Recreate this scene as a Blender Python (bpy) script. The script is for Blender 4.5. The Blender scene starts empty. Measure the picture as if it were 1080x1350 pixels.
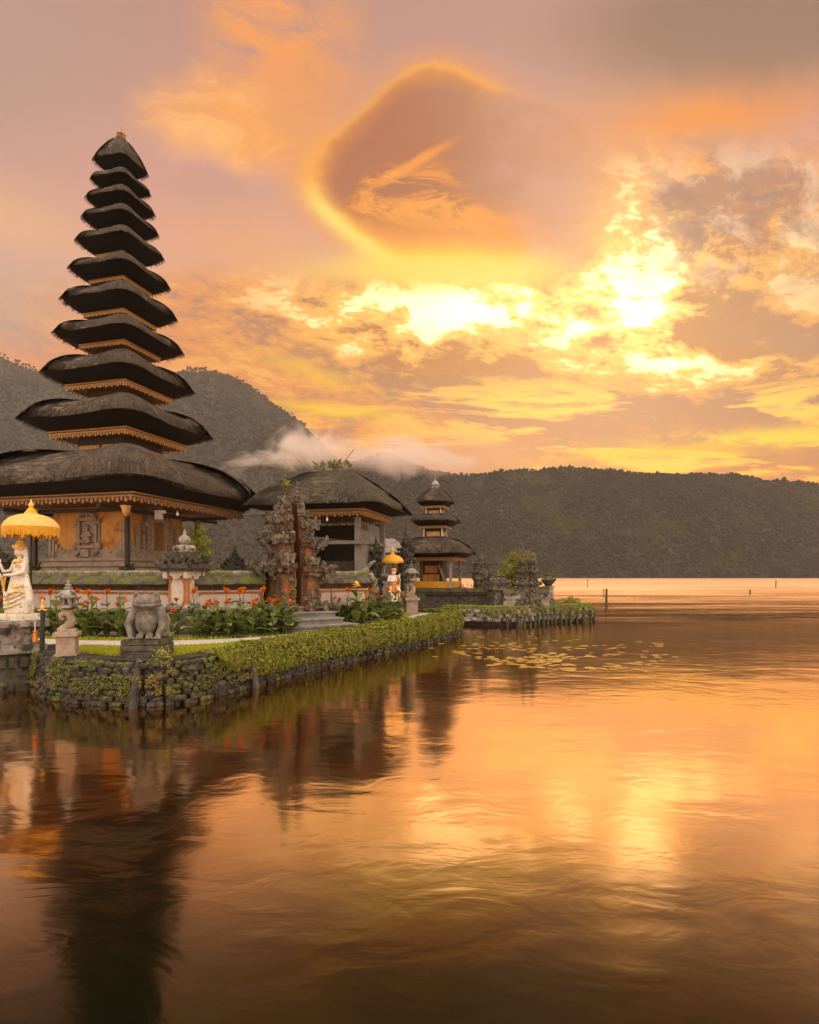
import bpy, bmesh, math, random
import numpy as np
from mathutils import Vector, Matrix, Euler, noise as mnoise
R = math.radians
rng = random.Random(7)
nrg = np.random.default_rng(11)
SC = bpy.context.scene
COL = SC.collection

# ------------------------------------------------------------------ small node language
class E:
    """one value socket with arithmetic"""
    def __init__(s, nb, sock): s.nb, s.k = nb, sock
    def __add__(a, b): return a.nb.m('ADD', a, b)
    __radd__ = __add__
    def __sub__(a, b): return a.nb.m('SUBTRACT', a, b)
    def __rsub__(a, b): return a.nb.m('SUBTRACT', b, a)
    def __mul__(a, b): return a.nb.m('MULTIPLY', a, b)
    __rmul__ = __mul__
    def __truediv__(a, b): return a.nb.m('DIVIDE', a, b)
    def __rtruediv__(a, b): return a.nb.m('DIVIDE', b, a)
    def __pow__(a, b): return a.nb.m('POWER', a, b)
    def __neg__(a): return a.nb.m('MULTIPLY', a, -1.0)

class NB:
    def __init__(s, nt): s.nt = nt; nt.nodes.clear()
    def node(s, t, **kw):
        n = s.nt.nodes.new(t)
        for k, v in kw.items(): setattr(n, k, v)
        return n
    def put(s, inp, v):
        if isinstance(v, E): s.nt.links.new(v.k, inp)
        elif isinstance(v, (tuple, list)):
            v = tuple(v)
            if len(inp.default_value) == 4 and len(v) == 3: v = v + (1,)
            inp.default_value = v
        elif v is not None: inp.default_value = v
    def m(s, op, a, b=None, c=None, clamp=False):
        n = s.node('ShaderNodeMath', operation=op, use_clamp=clamp)
        for i, v in enumerate((a, b, c)):
            if v is not None: s.put(n.inputs[i], v)
        return E(s, n.outputs[0])
    def mx(s, a, b): return s.m('MAXIMUM', a, b)
    def mn(s, a, b): return s.m('MINIMUM', a, b)
    def sat(s, a): return s.m('ADD', a, 0.0, clamp=True)
    def exp(s, a): return s.m('EXPONENT', a)
    def sqrt(s, a): return s.m('SQRT', a)
    def ss(s, x, a, b, lo=0.0, hi=1.0):
        n = s.node('ShaderNodeMapRange', interpolation_type='SMOOTHSTEP')
        if a > b: a, b, lo, hi = b, a, hi, lo
        s.put(n.inputs[0], x)
        for i, v in ((1, a), (2, b), (3, lo), (4, hi)): n.inputs[i].default_value = v
        return E(s, n.outputs[0])
    def vec(s, x, y, z=0.0):
        n = s.node('ShaderNodeCombineXYZ')
        for i, v in enumerate((x, y, z)): s.put(n.inputs[i], v)
        return E(s, n.outputs[0])
    def sep(s, v):
        n = s.node('ShaderNodeSeparateXYZ'); s.put(n.inputs[0], v)
        return [E(s, o) for o in n.outputs]
    def scale(s, v, sc):
        n = s.node('ShaderNodeVectorMath', operation='MULTIPLY'); s.put(n.inputs[0], v); n.inputs[1].default_value = sc
        return E(s, n.outputs[0])
    def noise(s, v, sc=5.0, det=4.0, rough=0.55, dist=0.0, color=False):
        n = s.node('ShaderNodeTexNoise', noise_dimensions='3D'); s.put(n.inputs['Vector'], v)
        n.inputs['Scale'].default_value = sc; n.inputs['Detail'].default_value = det
        n.inputs['Roughness'].default_value = rough; n.inputs['Distortion'].default_value = dist
        return E(s, n.outputs[1 if color else 0])
    def voro(s, v, sc=5.0, feature='F1', out='Distance', rand=1.0):
        n = s.node('ShaderNodeTexVoronoi', feature=feature); s.put(n.inputs['Vector'], v)
        n.inputs['Scale'].default_value = sc; n.inputs['Randomness'].default_value = rand
        return E(s, n.outputs[out])
    def mix(s, f, a, b, blend='MIX'):
        n = s.node('ShaderNodeMix', data_type='RGBA', blend_type=blend, clamp_factor=True)
        s.put(n.inputs[0], f); s.put(n.inputs[6], a); s.put(n.inputs[7], b)
        return E(s, n.outputs[2])
    def curve(s, v, xs, ys):
        n = s.node('ShaderNodeFloatCurve'); s.put(n.inputs['Value'], v); c = n.mapping.curves[0]
        c.points[0].location = (xs[0], ys[0]); c.points[1].location = (xs[-1], ys[-1])
        for x, y in zip(xs[1:-1], ys[1:-1]): c.points.new(x, y)
        n.mapping.update(); return E(s, n.outputs[0])
    def obj(s): return E(s, s.node('ShaderNodeTexCoord').outputs['Object'])
    def uv(s): return E(s, s.node('ShaderNodeTexCoord').outputs['UV'])
    def pos(s): return E(s, s.node('ShaderNodeNewGeometry').outputs['Position'])
    def nrm(s): return E(s, s.node('ShaderNodeNewGeometry').outputs['Normal'])
    def rnd(s): return E(s, s.node('ShaderNodeObjectInfo').outputs['Random'])
    def isl(s): return E(s, s.node('ShaderNodeNewGeometry').outputs['Random Per Island'])
    def bump(s, h, strength=0.3, dist=0.02):
        n = s.node('ShaderNodeBump'); s.put(n.inputs['Height'], h)
        n.inputs['Strength'].default_value = strength; n.inputs['Distance'].default_value = dist
        return E(s, n.outputs[0])

def lin(c): return c / 12.92 if c <= 0.04045 else ((c + 0.055) / 1.055) ** 2.4
def rgb(r, g, b): return (lin(r / 255), lin(g / 255), lin(b / 255), 1.0)

# ------------------------------------------------------------------ camera
EYE, FPX, HOR = 2.4, 800.0, 759.0          # eye height (m), focal length and horizon row in photo pixels
cam = bpy.data.cameras.new('camera'); camo = bpy.data.objects.new('camera', cam); COL.objects.link(camo)
camo.location = (0, 0, EYE); camo.rotation_euler = (R(90), 0, 0)
cam.sensor_fit = 'VERTICAL'; cam.sensor_height = 36.0; cam.lens = FPX / 1350 * 36.0
cam.shift_y = (HOR - 675) / 1350
cam.clip_start = 0.1; cam.clip_end = 8000
SC.camera = camo
SC.view_settings.view_transform = 'Standard'; SC.view_settings.look = 'None'
SC.view_settings.exposure = 0.0; SC.view_settings.gamma = 1.0; SC.view_settings.use_curve_mapping = False
SC.cycles.use_denoising = True
SC.cycles.max_bounces = 8; SC.cycles.volume_bounces = 3
SC.cycles.transparent_max_bounces = 8
SC.cycles.sample_clamp_indirect = 4.0

def wx(px, Y): return (px - 540) / FPX * Y
def wz(py, Y): return EYE + (HOR - py) / FPX * Y
def G(px, py, z):
    Y = (EYE - z) * FPX / (py - HOR); return Vector((wx(px, Y), Y, z))

# ------------------------------------------------------------------ sun and sky
SUN_AZ, SUN_EL = 17.0, 22.0
sun = bpy.data.lights.new('sun', 'SUN'); suno = bpy.data.objects.new('sun', sun); COL.objects.link(suno)
sun.energy = 0.5; sun.angle = R(75); sun.color = (1.0, 0.62, 0.30)
_d = Vector((math.sin(R(SUN_AZ)) * math.cos(R(SUN_EL)), math.cos(R(SUN_AZ)) * math.cos(R(SUN_EL)), math.sin(R(SUN_EL))))
suno.rotation_euler = _d.to_track_quat('Z', 'Y').to_euler()

def build_world():
    W = bpy.data.worlds.new('World'); SC.world = W; W.use_nodes = True
    W.cycles.sampling_method = 'MANUAL'; W.cycles.sample_map_resolution = 512
    nb = NB(W.node_tree)
    d = E(nb, nb.node('ShaderNodeTexCoord').outputs['Generated'])
    dx, dy, dz = nb.sep(d)
    sky = nb.node('ShaderNodeTexSky', sky_type='NISHITA'); sky.sun_disc = False
    sky.sun_elevation = R(SUN_EL); sky.sun_rotation = R(SUN_AZ)
    sky.air_density = 2.0; sky.dust_density = 4.0
    clear = E(nb, sky.outputs[0])
    fy = nb.mx(dy, 0.06)
    X = dx / fy * 800.0 + 540.0            # bearing, in units of the focal length: the cloud chart of the western sky
    Y = 759.0 - dz / fy * 800.0
    # perspective of a cloud deck overhead
    zz = nb.mx(dz, 0.0) + 0.10
    cp = nb.vec(dx / zz, dy / zz, 0.0)
    n_big = nb.noise(cp, 1.1, 5, 0.55, 0.4)
    n_mid = nb.noise(cp, 3.2, 6, 0.62, 0.6)
    n_fine = nb.noise(cp, 7.0, 7, 0.65, 0.3)
    ch = nb.vec(X / 800.0, Y / 800.0, 0.0)
    w1 = nb.noise(ch, 4.0, 5, 0.6, 0.2) - 0.5
    w2 = nb.noise(nb.vec(X / 800.0 + 7.3, Y / 800.0, 2.0), 4.0, 5, 0.6, 0.2) - 0.5
    wisp = nb.noise(nb.vec(X / 800.0 + w1 * 0.25, Y / 800.0 + w2 * 0.25, 5.0), 9.0, 6, 0.62, 0.8)
    puff = nb.noise(nb.vec(X / 800.0, Y / 480.0, 9.0), 8.5, 7, 0.62, 0.25)
    puff2 = nb.noise(nb.vec(X / 800.0, Y / 260.0, 3.0), 6.5, 7, 0.6, 0.5)
    streak = nb.noise(nb.vec(X / 800.0, Y / 130.0, 1.0), 4.2, 7, 0.6, 0.6)
    def ell(cx, cy, rx, ry, ang=0.0, warp=40.0):
        ca, sa = math.cos(R(ang)), math.sin(R(ang))
        ax = X + w1 * (2 * warp) - cx; ay = Y + w2 * (2 * warp) - cy
        p = (ax * ca + ay * sa) / rx; q = (ay * ca - ax * sa) / ry
        return nb.sqrt(p * p + q * q)
    def gau(cx, cy, rx, ry, ang=0.0, warp=40.0):
        r = ell(cx, cy, rx, ry, ang, warp); return nb.exp(-(r * r))
    def over(c, col, f): return nb.mix(f, c, col)
    # --- veil of high cloud, top to horizon
    c = nb.mix(nb.ss(Y, 0, 330), rgb(188, 146, 134), rgb(224, 170, 154))
    c = over(c, rgb(238, 166, 128), nb.ss(Y, 330, 520))
    c = over(c, rgb(234, 166, 112), nb.ss(Y, 520, 640))
    c = over(c, rgb(184, 154, 142), gau(-20, 90, 190, 150) * 0.75)
    c = over(c, rgb(196, 170, 158), gau(-10, 400, 130, 70) * 0.9)
    c = over(c, rgb(238, 190, 150), gau(10, 285, 110, 40, 20) * 0.7)
    c = over(c, rgb(188, 148, 142), gau(300, 262, 110, 34, 10) * 0.55)
    c = over(c, rgb(242, 178, 128), gau(330, 330, 160, 60) * 0.5)
    # broad structure
    c = nb.mix(nb.ss(n_big, 0.52, 0.72) * 0.22, c, rgb(176, 132, 116))
    # --- orange wisps at the upper left of the frame's middle
    wsp2 = nb.noise(nb.vec(X / 800.0 * 1.0 + Y / 800.0 * 0.5 + w1 * 0.15, Y / 800.0 * 2.2 - X / 800.0 * 0.35 + w2 * 0.2, 17.0), 5.5, 8, 0.62, 0.9)
    pat = nb.ss(ell(325, 165, 140, 72, 12, 80), 1.25, 0.25) * nb.ss(wsp2, 0.22, 0.50)
    c = over(c, (1.0, 0.47, 0.21), pat * 1.0)
    c = over(c, (1.1, 0.62, 0.31), pat * nb.ss(wsp2, 0.46, 0.62) * 0.8)
    pat2 = nb.ss(ell(362, 40, 110, 110, 35, 80), 1.25, 0.2) * nb.ss(wsp2, 0.27, 0.58)
    c = over(c, (0.95, 0.43, 0.21), pat2 * 1.0)
    c = over(c, rgb(238, 164, 116), gau(400, 130, 60, 80, 30) * 0.6)
    # --- the lens-shaped cloud: an open lit crescent round a rosy brown belly
    lx = X + w1 * 22.0 - 600.0; ly = Y + w2 * 22.0 - 235.0
    rr = nb.sqrt(lx * lx + ly * ly); tn = nb.m('ARCTAN2', ly, lx) / (2 * math.pi) + 0.5
    TT = (0, .042, .092, .15, .214, .297, .35, .439, .5, .628, .75, .833, .911, .972, 1)
    rad = nb.curve(tn, TT, [q / 250 for q in (200, 182, 158, 154, 152, 136, 142, 180, 200, 164, 133, 136, 152, 184, 200)]) * 250.0
    amp = nb.curve(tn, TT, (.95, .72, .52, .48, .70, .62, .25, 0, 0, .25, 1, 1, 1, 1, .95))
    rho = rr / rad + (wsp2 - 0.5) * 0.15
    fade = nb.ss(X + (wsp2 - 0.5) * 260.0 + w2 * 120.0, 830, 610)
    lowy = nb.ss(Y + (X - 560.0) * 0.06, 318, 362)
    outer = nb.ss(rho, 1.30, 0.98) * amp
    c = over(c, nb.mix(lowy, rgb(244, 170, 118), rgb(255, 214, 120)), outer * 0.75)
    inner = nb.mix(nb.ss(X + lx * 0.0 - Y * 0.5, 420, 640), rgb(172, 108, 82), rgb(186, 136, 112))
    glowin = nb.ss(rho, 0.74, 1.0) * nb.mn(amp * 1.2, 1.0)
    inner = nb.mix(glowin * 0.8, inner, nb.mix(lowy, rgb(238, 160, 104), rgb(255, 172, 66)))
    inner = nb.mix(nb.ss(Y + w2 * 50.0, 255, 335) * nb.ss(X, 790, 680), inner, rgb(250, 154, 66))
    ws = nb.ss(nb.noise(nb.vec(X / 800.0 * 1.3 + Y / 800.0 * 0.9 + w1 * 0.12, Y / 800.0 * 3.0 - X / 800.0 * 0.9 + w2 * 0.15, 27.0), 7.0, 8, 0.64, 0.9), 0.42, 0.58)
    inner = nb.mix(nb.ss(ell(540, 262, 92, 44, -14, 60), 1.2, 0.2) * ws * 0.9, inner, rgb(254, 166, 92))
    inner = nb.mix(nb.ss(ell(600, 292, 140, 36, 6, 50), 1.2, 0.2) * ws * 0.8, inner, rgb(255, 162, 62))
    inner = nb.mix(nb.ss(ell(540, 219, 72, 9, -27, 16), 1.3, 0.3) * 0.85, inner, rgb(252, 168, 104))
    inner = nb.mix(nb.ss(ell(500, 243, 34, 26, -40, 40), 1.2, 0.3) * ws * 0.9, inner, rgb(254, 170, 98))
    c = over(c, inner, nb.ss(rho, 1.04, 0.93) * fade)
    rw = nb.ss(Y, 170, 262, 0.045, 0.088); rim = nb.exp(-(((rho - 0.98) / rw) * ((rho - 0.98) / rw)))
    c = over(c, nb.mix(nb.ss(Y, 225, 285), rgb(254, 184, 118), (1.08, 0.79, 0.27)), rim * amp * 1.0)
    c = over(c, rgb(255, 232, 122), gau(600, 353, 128, 22, 2, 16) * 1.0)
    # --- top right lens cloud
    c = over(c, rgb(140, 108, 92), nb.ss(ell(985, 30, 270, 120, -6, 26), 1.25, 0.35))
    c = over(c, rgb(246, 158, 100), gau(935, 152, 165, 40, -8) * 0.85)
    # --- glow of the hidden sun
    gm = nb.mx(nb.ss(Y + w1 * 30.0, 330, 384), nb.ss(X, 725, 815))
    c = over(c, rgb(206, 148, 116), gau(770, 235, 60, 100, 10) * 0.55)
    c = over(c, rgb(255, 188, 104), gau(690, 425, 360, 95, 4, 60) * 0.95 * gm)
    c = over(c, rgb(255, 190, 112), gau(880, 330, 130, 110, 0, 70) * 0.75 * gm)
    c = over(c, rgb(255, 220, 148), gau(770, 405, 240, 80, -8, 80) * 0.9 * gm)
    c = over(c, rgb(255, 226, 160), gau(1080, 470, 200, 36, 4, 40) * 0.8)
    # --- broken cloud before the hidden sun: thin parts glow through, thick parts stay brown
    V = nb.mx((759.0 - Y) / 800.0, 0.0)
    per = V + 0.38
    pax = (X - 840.0) / 800.0 / per; pay = nb.m('LOGARITHM', V + 0.07, math.e) * -0.95
    near = nb.mn(gau(800, 385, 260, 120, -8, 60) + gau(600, 430, 260, 70, 6, 60) * 0.75 + gau(560, 410, 170, 60, 6, 60) * 0.6 + gau(960, 480, 220, 24, 6, 30) * 0.8 + gau(1085, 330, 90, 110, 0, 60) * 0.7, 1.0)
    A0 = nb.noise(nb.vec(pax, pay, 1.7), 5.0, 9, 0.64, 0.45)
    B0 = nb.noise(nb.vec(pax * 0.8, pay * 1.2, 6.1), 15.0, 8, 0.62, 0.5)
    bias = gau(985, 250, 150, 100, 0) * 0.10 + gau(990, 436, 125, 44, 6) * 0.17 + gau(955, 538, 270, 30, -5) * 0.19 + gau(590, 508, 160, 40, 9) * 0.16 + gau(742, 342, 36, 28, -30) * 0.14 - gau(838, 345, 60, 80, 20, 90) * 0.085 - gau(770, 400, 170, 40, -8, 90) * 0.04 - gau(610, 430, 250, 60, 4, 60) * 0.035 - gau(480, 402, 130, 20, 8, 40) * 0.05 - gau(960, 482, 200, 13, 6, 30) * 0.09 - gau(1078, 302, 46, 22, 0, 60) * 0.18 - gau(1078, 402, 46, 18, 0, 60) * 0.18
    C0 = nb.noise(nb.vec(X / 800.0, Y / 420.0, 41.0), 26.0, 6, 0.62, 0.4)
    tA = A0 * 0.52 + B0 * 0.33 + C0 * 0.15 + bias
    zone = nb.mx(nb.ss(Y + w2 * 40.0, 345, 395), nb.ss(X + (Y - 200.0) * 0.30 + w1 * 120.0, 760, 900) * nb.ss(Y + w2 * 60.0, 150, 240)) * nb.ss(X, -20, 340, 0.30, 1.0)
    core = nb.mn(gau(835, 350, 85, 95, 18, 60) + gau(600, 408, 170, 40, 4, 60) * 0.55 + gau(730, 395, 170, 50, -6, 60) * 0.8 + gau(840, 440, 110, 50, 20, 60) * 0.6, 1.0)
    gap = nb.mix(near, rgb(250, 180, 118), (1.22, 0.86, 0.46)); gap = nb.mix(core, gap, (4.4, 3.1, 1.75))
    mid = nb.mix(near, rgb(228, 152, 106), (1.0, 0.54, 0.19)); mid = nb.mix(core * 0.8, mid, (1.9, 1.12, 0.46))
    thick = nb.mix(near, rgb(156, 116, 106), rgb(182, 116, 80))
    cl = nb.mix(nb.ss(tA, 0.435, 0.50), gap, mid); cl = nb.mix(nb.ss(tA, 0.50, 0.59), cl, thick)
    c = over(c, cl, zone * 0.88)
    c = over(c, (1.15, 0.82, 0.26), gau(605, 362, 150, 19, 2, 14) * nb.ss(X, 780, 700) * 1.0)
    heap = nb.noise(nb.vec(X / 800.0, Y / 600.0, 51.0), 7.0, 8, 0.62, 0.4)
    puffy = nb.ss(X + (Y - 200.0) * 0.25, 820, 940) * nb.ss(Y, 160, 230) * nb.ss(Y, 430, 330)
    c = over(c, rgb(240, 200, 170), puffy * nb.ss(nb.noise(nb.vec(X / 800.0, Y / 640.0, 31.0), 10.0, 8, 0.64, 0.4), 0.50, 0.64) * 0.75)
    c = over(c, rgb(138, 104, 96), puffy * nb.ss(heap, 0.46, 0.60) * 0.8)
    # --- long banks and fiery streaks above the ridge
    S0 = nb.noise(nb.vec(pax * 0.7 + w1 * 0.1, pay * 2.2, 12.0), 3.0, 8, 0.62, 0.5)
    lowz = nb.ss(Y, 505, 560)
    c = over(c, rgb(196, 136, 106), lowz * nb.ss(S0, 0.44, 0.54) * 0.75)
    c = over(c, (1.25, 0.72, 0.24), nb.ss(Y, 470, 530) * nb.ss(Y, 648, 618) * nb.ss(S0, 0.50, 0.42) * nb.ss(S0, 0.30, 0.40) * nb.ss(X, 420, 720, 0.45, 1.0))
    c = over(c, rgb(255, 222, 112), gau(1010, 575, 150, 11, -4, 25) * nb.ss(puff2, 0.34, 0.48) * 0.95)
    c = over(c, rgb(255, 206, 100), gau(870, 598, 120, 7, -3, 20) * 0.85)
    c = over(c, rgb(255, 208, 106), gau(440, 541, 84, 8, 4, 25) * 0.9)
    c = over(c, rgb(255, 200, 110), gau(405, 486, 64, 14, 20, 30) * 0.8)
    c = over(c, rgb(228, 166, 134), gau(610, 602, 120, 30, 0, 30) * 0.7)
    c = over(c, (1.3, 0.74, 0.20), gau(668, 655, 42, 13, 0, 10) * 0.85)
    hs = nb.node('ShaderNodeHueSaturation'); hs.inputs['Saturation'].default_value = 1.2; hs.inputs['Value'].default_value = 1.0; nb.put(hs.inputs['Color'], c); c = E(nb, hs.outputs[0])
    # --- the rest of the dome, out of the western chart: unseen pink-grey cloud, brightened to act as fill light on the foreground
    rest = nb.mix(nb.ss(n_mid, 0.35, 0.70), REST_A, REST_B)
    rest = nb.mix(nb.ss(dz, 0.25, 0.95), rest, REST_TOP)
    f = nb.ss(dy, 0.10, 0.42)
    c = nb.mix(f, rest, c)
    c = nb.mix(0.06, c, nb.mix(1.0, (0, 0, 0), nb.mix(1.0, clear, (0.09, 0.09, 0.09), 'MULTIPLY'), 'ADD'))
    c = nb.mix(nb.ss(dz, -0.02, -0.10), c, (0.03, 0.025, 0.02))
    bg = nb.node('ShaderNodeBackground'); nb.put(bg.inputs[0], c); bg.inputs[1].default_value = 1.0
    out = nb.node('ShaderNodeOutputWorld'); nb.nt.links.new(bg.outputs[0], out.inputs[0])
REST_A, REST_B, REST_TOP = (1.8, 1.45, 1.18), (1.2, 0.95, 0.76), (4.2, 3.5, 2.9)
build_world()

# ------------------------------------------------------------------ object helpers
def tag(o, label=None, cat=None, group=None, kind=None):
    for k, v in (('label', label), ('category', cat), ('group', group), ('kind', kind)):
        if v: o[k] = v
    return o
def thing(name, label, cat, loc=(0, 0, 0), rz=0.0, group=None):
    o = bpy.data.objects.new(name, None); COL.objects.link(o)
    o.empty_display_size = 0.1
    o.location = loc; o.rotation_euler = (0, 0, rz)
    return tag(o, label, cat, group)
def dup(root, loc=None, rz=None, sc=None, label=None):
    r = root.copy(); COL.objects.link(r)
    if loc is not None: r.location = loc
    if rz is not None: r.rotation_euler = (0, 0, rz)
    if sc is not None: r.scale = (sc, sc, sc)
    if label: r['label'] = label
    for ch in root.children:
        q = ch.copy(); COL.objects.link(q); q.parent = r
        for g in ch.children:
            d = g.copy(); COL.objects.link(d); d.parent = q
    return r

class MB:
    """collects faces and links them as one mesh object"""
    def __init__(s): s.v, s.f, s.mi, s.uv, s.M = [], [], [], {}, Matrix()
    def add(s, vs, fs, mi=0, uvs=None):
        b = len(s.v); M = s.M
        s.v.extend([tuple(M @ Vector(p)) for p in vs])
        for k, f in enumerate(fs):
            if uvs: s.uv[len(s.f)] = [uvs[i] for i in f]
            s.f.append(tuple(b + i for i in f)); s.mi.append(mi)
        return s
    def box(s, c, size, rz=0.0, mi=0, top=1.0, topy=None, rx=0.0, ry=0.0):
        x, y, z = size[0] / 2, size[1] / 2, size[2] / 2
        ty = top if topy is None else topy
        vs = [(-x, -y, -z), (x, -y, -z), (x, y, -z), (-x, y, -z), (-x * top, -y * ty, z), (x * top, -y * ty, z), (x * top, y * ty, z), (-x * top, y * ty, z)]
        m = Matrix.Translation(c) @ Euler((rx, ry, rz)).to_matrix().to_4x4()
        return s.add([m @ Vector(p) for p in vs], [(0, 3, 2, 1), (4, 5, 6, 7), (0, 1, 5, 4), (1, 2, 6, 5), (2, 3, 7, 6), (3, 0, 4, 7)], mi)
    def lathe(s, c, prof, n=16, mi=0, sx=1.0, sy=1.0, cap=True, rot=0.0):
        vs, fs = [], []
        for r, z in prof:
            for k in range(n):
                a = 2 * math.pi * k / n + rot
                vs.append((c[0] + r * sx * math.cos(a), c[1] + r * sy * math.sin(a), c[2] + z))
        for i in range(len(prof) - 1):
            for k in range(n):
                fs.append((i * n + k, i * n + (k + 1) % n, (i + 1) * n + (k + 1) % n, (i + 1) * n + k))
        if cap:
            fs.append(tuple(reversed(range(n)))); L = (len(prof) - 1) * n; fs.append(tuple(L + k for k in range(n)))
        return s.add(vs, fs, mi)
    def tube(s, pts, rad, n=6, mi=0, flat=1.0):
        pts = [Vector(p) for p in pts]; vs, fs = [], []
        up = Vector((0, 0, 1)); prev = None
        for i, p in enumerate(pts):
            t = (pts[min(i + 1, len(pts) - 1)] - pts[max(i - 1, 0)]).normalized()
            if prev is None:
                a = t.cross(up)
                if a.length < 1e-3: a = t.cross(Vector((1, 0, 0)))
                a.normalize()
            else:
                a = (prev - t * prev.dot(t)); a = a.normalized() if a.length > 1e-6 else t.cross(up).normalized()
            prev = a; b = t.cross(a)
            r = rad[i] if isinstance(rad, (list, tuple)) else rad
            for k in range(n):
                g = 2 * math.pi * k / n
                vs.append(p + a * (r * math.cos(g)) + b * (r * flat * math.sin(g)))
        for i in range(len(pts) - 1):
            for k in range(n):
                fs.append((i * n + k, i * n + (k + 1) % n, (i + 1) * n + (k + 1) % n, (i + 1) * n + k))
        fs.append(tuple(reversed(range(n)))); L = (len(pts) - 1) * n; fs.append(tuple(L + k for k in range(n)))
        return s.add(vs, fs, mi)
    def ball(s, c, r, nu=10, nv=7, mi=0):
        r = (r, r, r) if not isinstance(r, (tuple, list)) else r
        vs, fs = [(c[0], c[1], c[2] - r[2])], []
        for i in range(1, nv):
            a = math.pi * i / nv
            for k in range(nu):
                g = 2 * math.pi * k / nu
                vs.append((c[0] + r[0] * math.sin(a) * math.cos(g), c[1] + r[1] * math.sin(a) * math.sin(g), c[2] - r[2] * math.cos(a)))
        vs.append((c[0], c[1], c[2] + r[2])); L = len(vs) - 1
        for k in range(nu):
            fs.append((0, 1 + (k + 1) % nu, 1 + k)); fs.append((L, L - nu + k, L - nu + (k + 1) % nu))
        for i in range(nv - 2):
            for k in range(nu):
                a = 1 + i * nu
                fs.append((a + k, a + (k + 1) % nu, a + nu + (k + 1) % nu, a + nu + k))
        return s.add(vs, fs, mi)
    def prism(s, poly, y0, y1, mi=0):
        """polygon in x,z pushed along y"""
        n = len(poly); vs = [(x, y0, z) for x, z in poly] + [(x, y1, z) for x, z in poly]
        fs = [tuple(range(n)), tuple(reversed(range(n, 2 * n)))] + [(i, i + n, (i + 1) % n + n, (i + 1) % n) for i in range(n)]
        return s.add(vs, fs, mi)
    def build(s, name, mats, parent=None, smooth=False, flatangle=None):
        me = bpy.data.meshes.new(name); me.from_pydata(s.v, [], s.f)
        mats = mats if isinstance(mats, (list, tuple)) else [mats]
        for m in mats: me.materials.append(m)
        me.polygons.foreach_set('material_index', s.mi)
        if s.uv:
            ul = me.uv_layers.new(name='UVMap'); li = 0; dat = []
            for k, f in enumerate(s.f):
                q = s.uv.get(k)
                for j in range(len(f)): dat.extend(q[j] if q else (0.0, 0.0))
            ul.data.foreach_set('uv', dat)
        if smooth: me.polygons.foreach_set('use_smooth', [True] * len(s.f))
        me.update()
        if flatangle is not None: me.set_sharp_from_angle(angle=R(flatangle))
        o = bpy.data.objects.new(name, me); COL.objects.link(o)
        if parent: o.parent = parent
        return o

def npmesh(name, verts, faces, mat, smooth=False, parent=None):
    """verts (n,3), faces (m,k) as one mesh object"""
    me = bpy.data.meshes.new(name); n, (m, k) = len(verts), faces.shape
    me.vertices.add(n); me.vertices.foreach_set('co', np.asarray(verts, np.float32).ravel())
    me.loops.add(m * k); me.loops.foreach_set('vertex_index', faces.astype(np.int32).ravel())
    me.polygons.add(m); me.polygons.foreach_set('loop_start', np.arange(0, m * k, k, dtype=np.int32))
    me.update(calc_edges=True); me.validate()
    me.materials.append(mat)
    if smooth: me.polygons.foreach_set('use_smooth', [True] * m)
    o = bpy.data.objects.new(name, me); COL.objects.link(o)
    if parent: o.parent = parent
    return o

def sculpt(name, prims, voxel, mat, parent=None, smooth=3):
    """one continuous body from overlapping rounded masses: ('b', centre, radii) or ('t', points, radii)"""
    mb = MB()
    for p in prims:
        if p[0] == 'b': mb.ball(p[1], p[2], 18, 12)
        elif p[0] == 't':
            mb.tube(p[1], p[2], 12)
            for q, r in ((p[1][0], p[2][0] if isinstance(p[2], (list, tuple)) else p[2]), (p[1][-1], p[2][-1] if isinstance(p[2], (list, tuple)) else p[2])): mb.ball(q, r * 1.0, 12, 8)
        elif p[0] == 'x': mb.box(p[1], p[2], *(p[3:] or ()))
        elif p[0] == 'l': mb.lathe(p[1], p[2], 20, sx=p[3] if len(p) > 3 else 1, sy=p[4] if len(p) > 4 else 1)
    tmp = mb.build('tmp', mat)
    md = tmp.modifiers.new('r', 'REMESH'); md.mode = 'VOXEL'; md.voxel_size = voxel
    if smooth:
        sm = tmp.modifiers.new('s', 'SMOOTH'); sm.iterations = smooth; sm.factor = 0.5
    dg = bpy.context.evaluated_depsgraph_get(); me = bpy.data.meshes.new_from_object(tmp.evaluated_get(dg))
    old = tmp.data; bpy.data.objects.remove(tmp); bpy.data.meshes.remove(old)
    me.name = name; me.materials.clear(); me.materials.append(mat)
    me.polygons.foreach_set('use_smooth', [True] * len(me.polygons))
    o = bpy.data.objects.new(name, me); COL.objects.link(o)
    if parent: o.parent = parent
    return o

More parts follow.
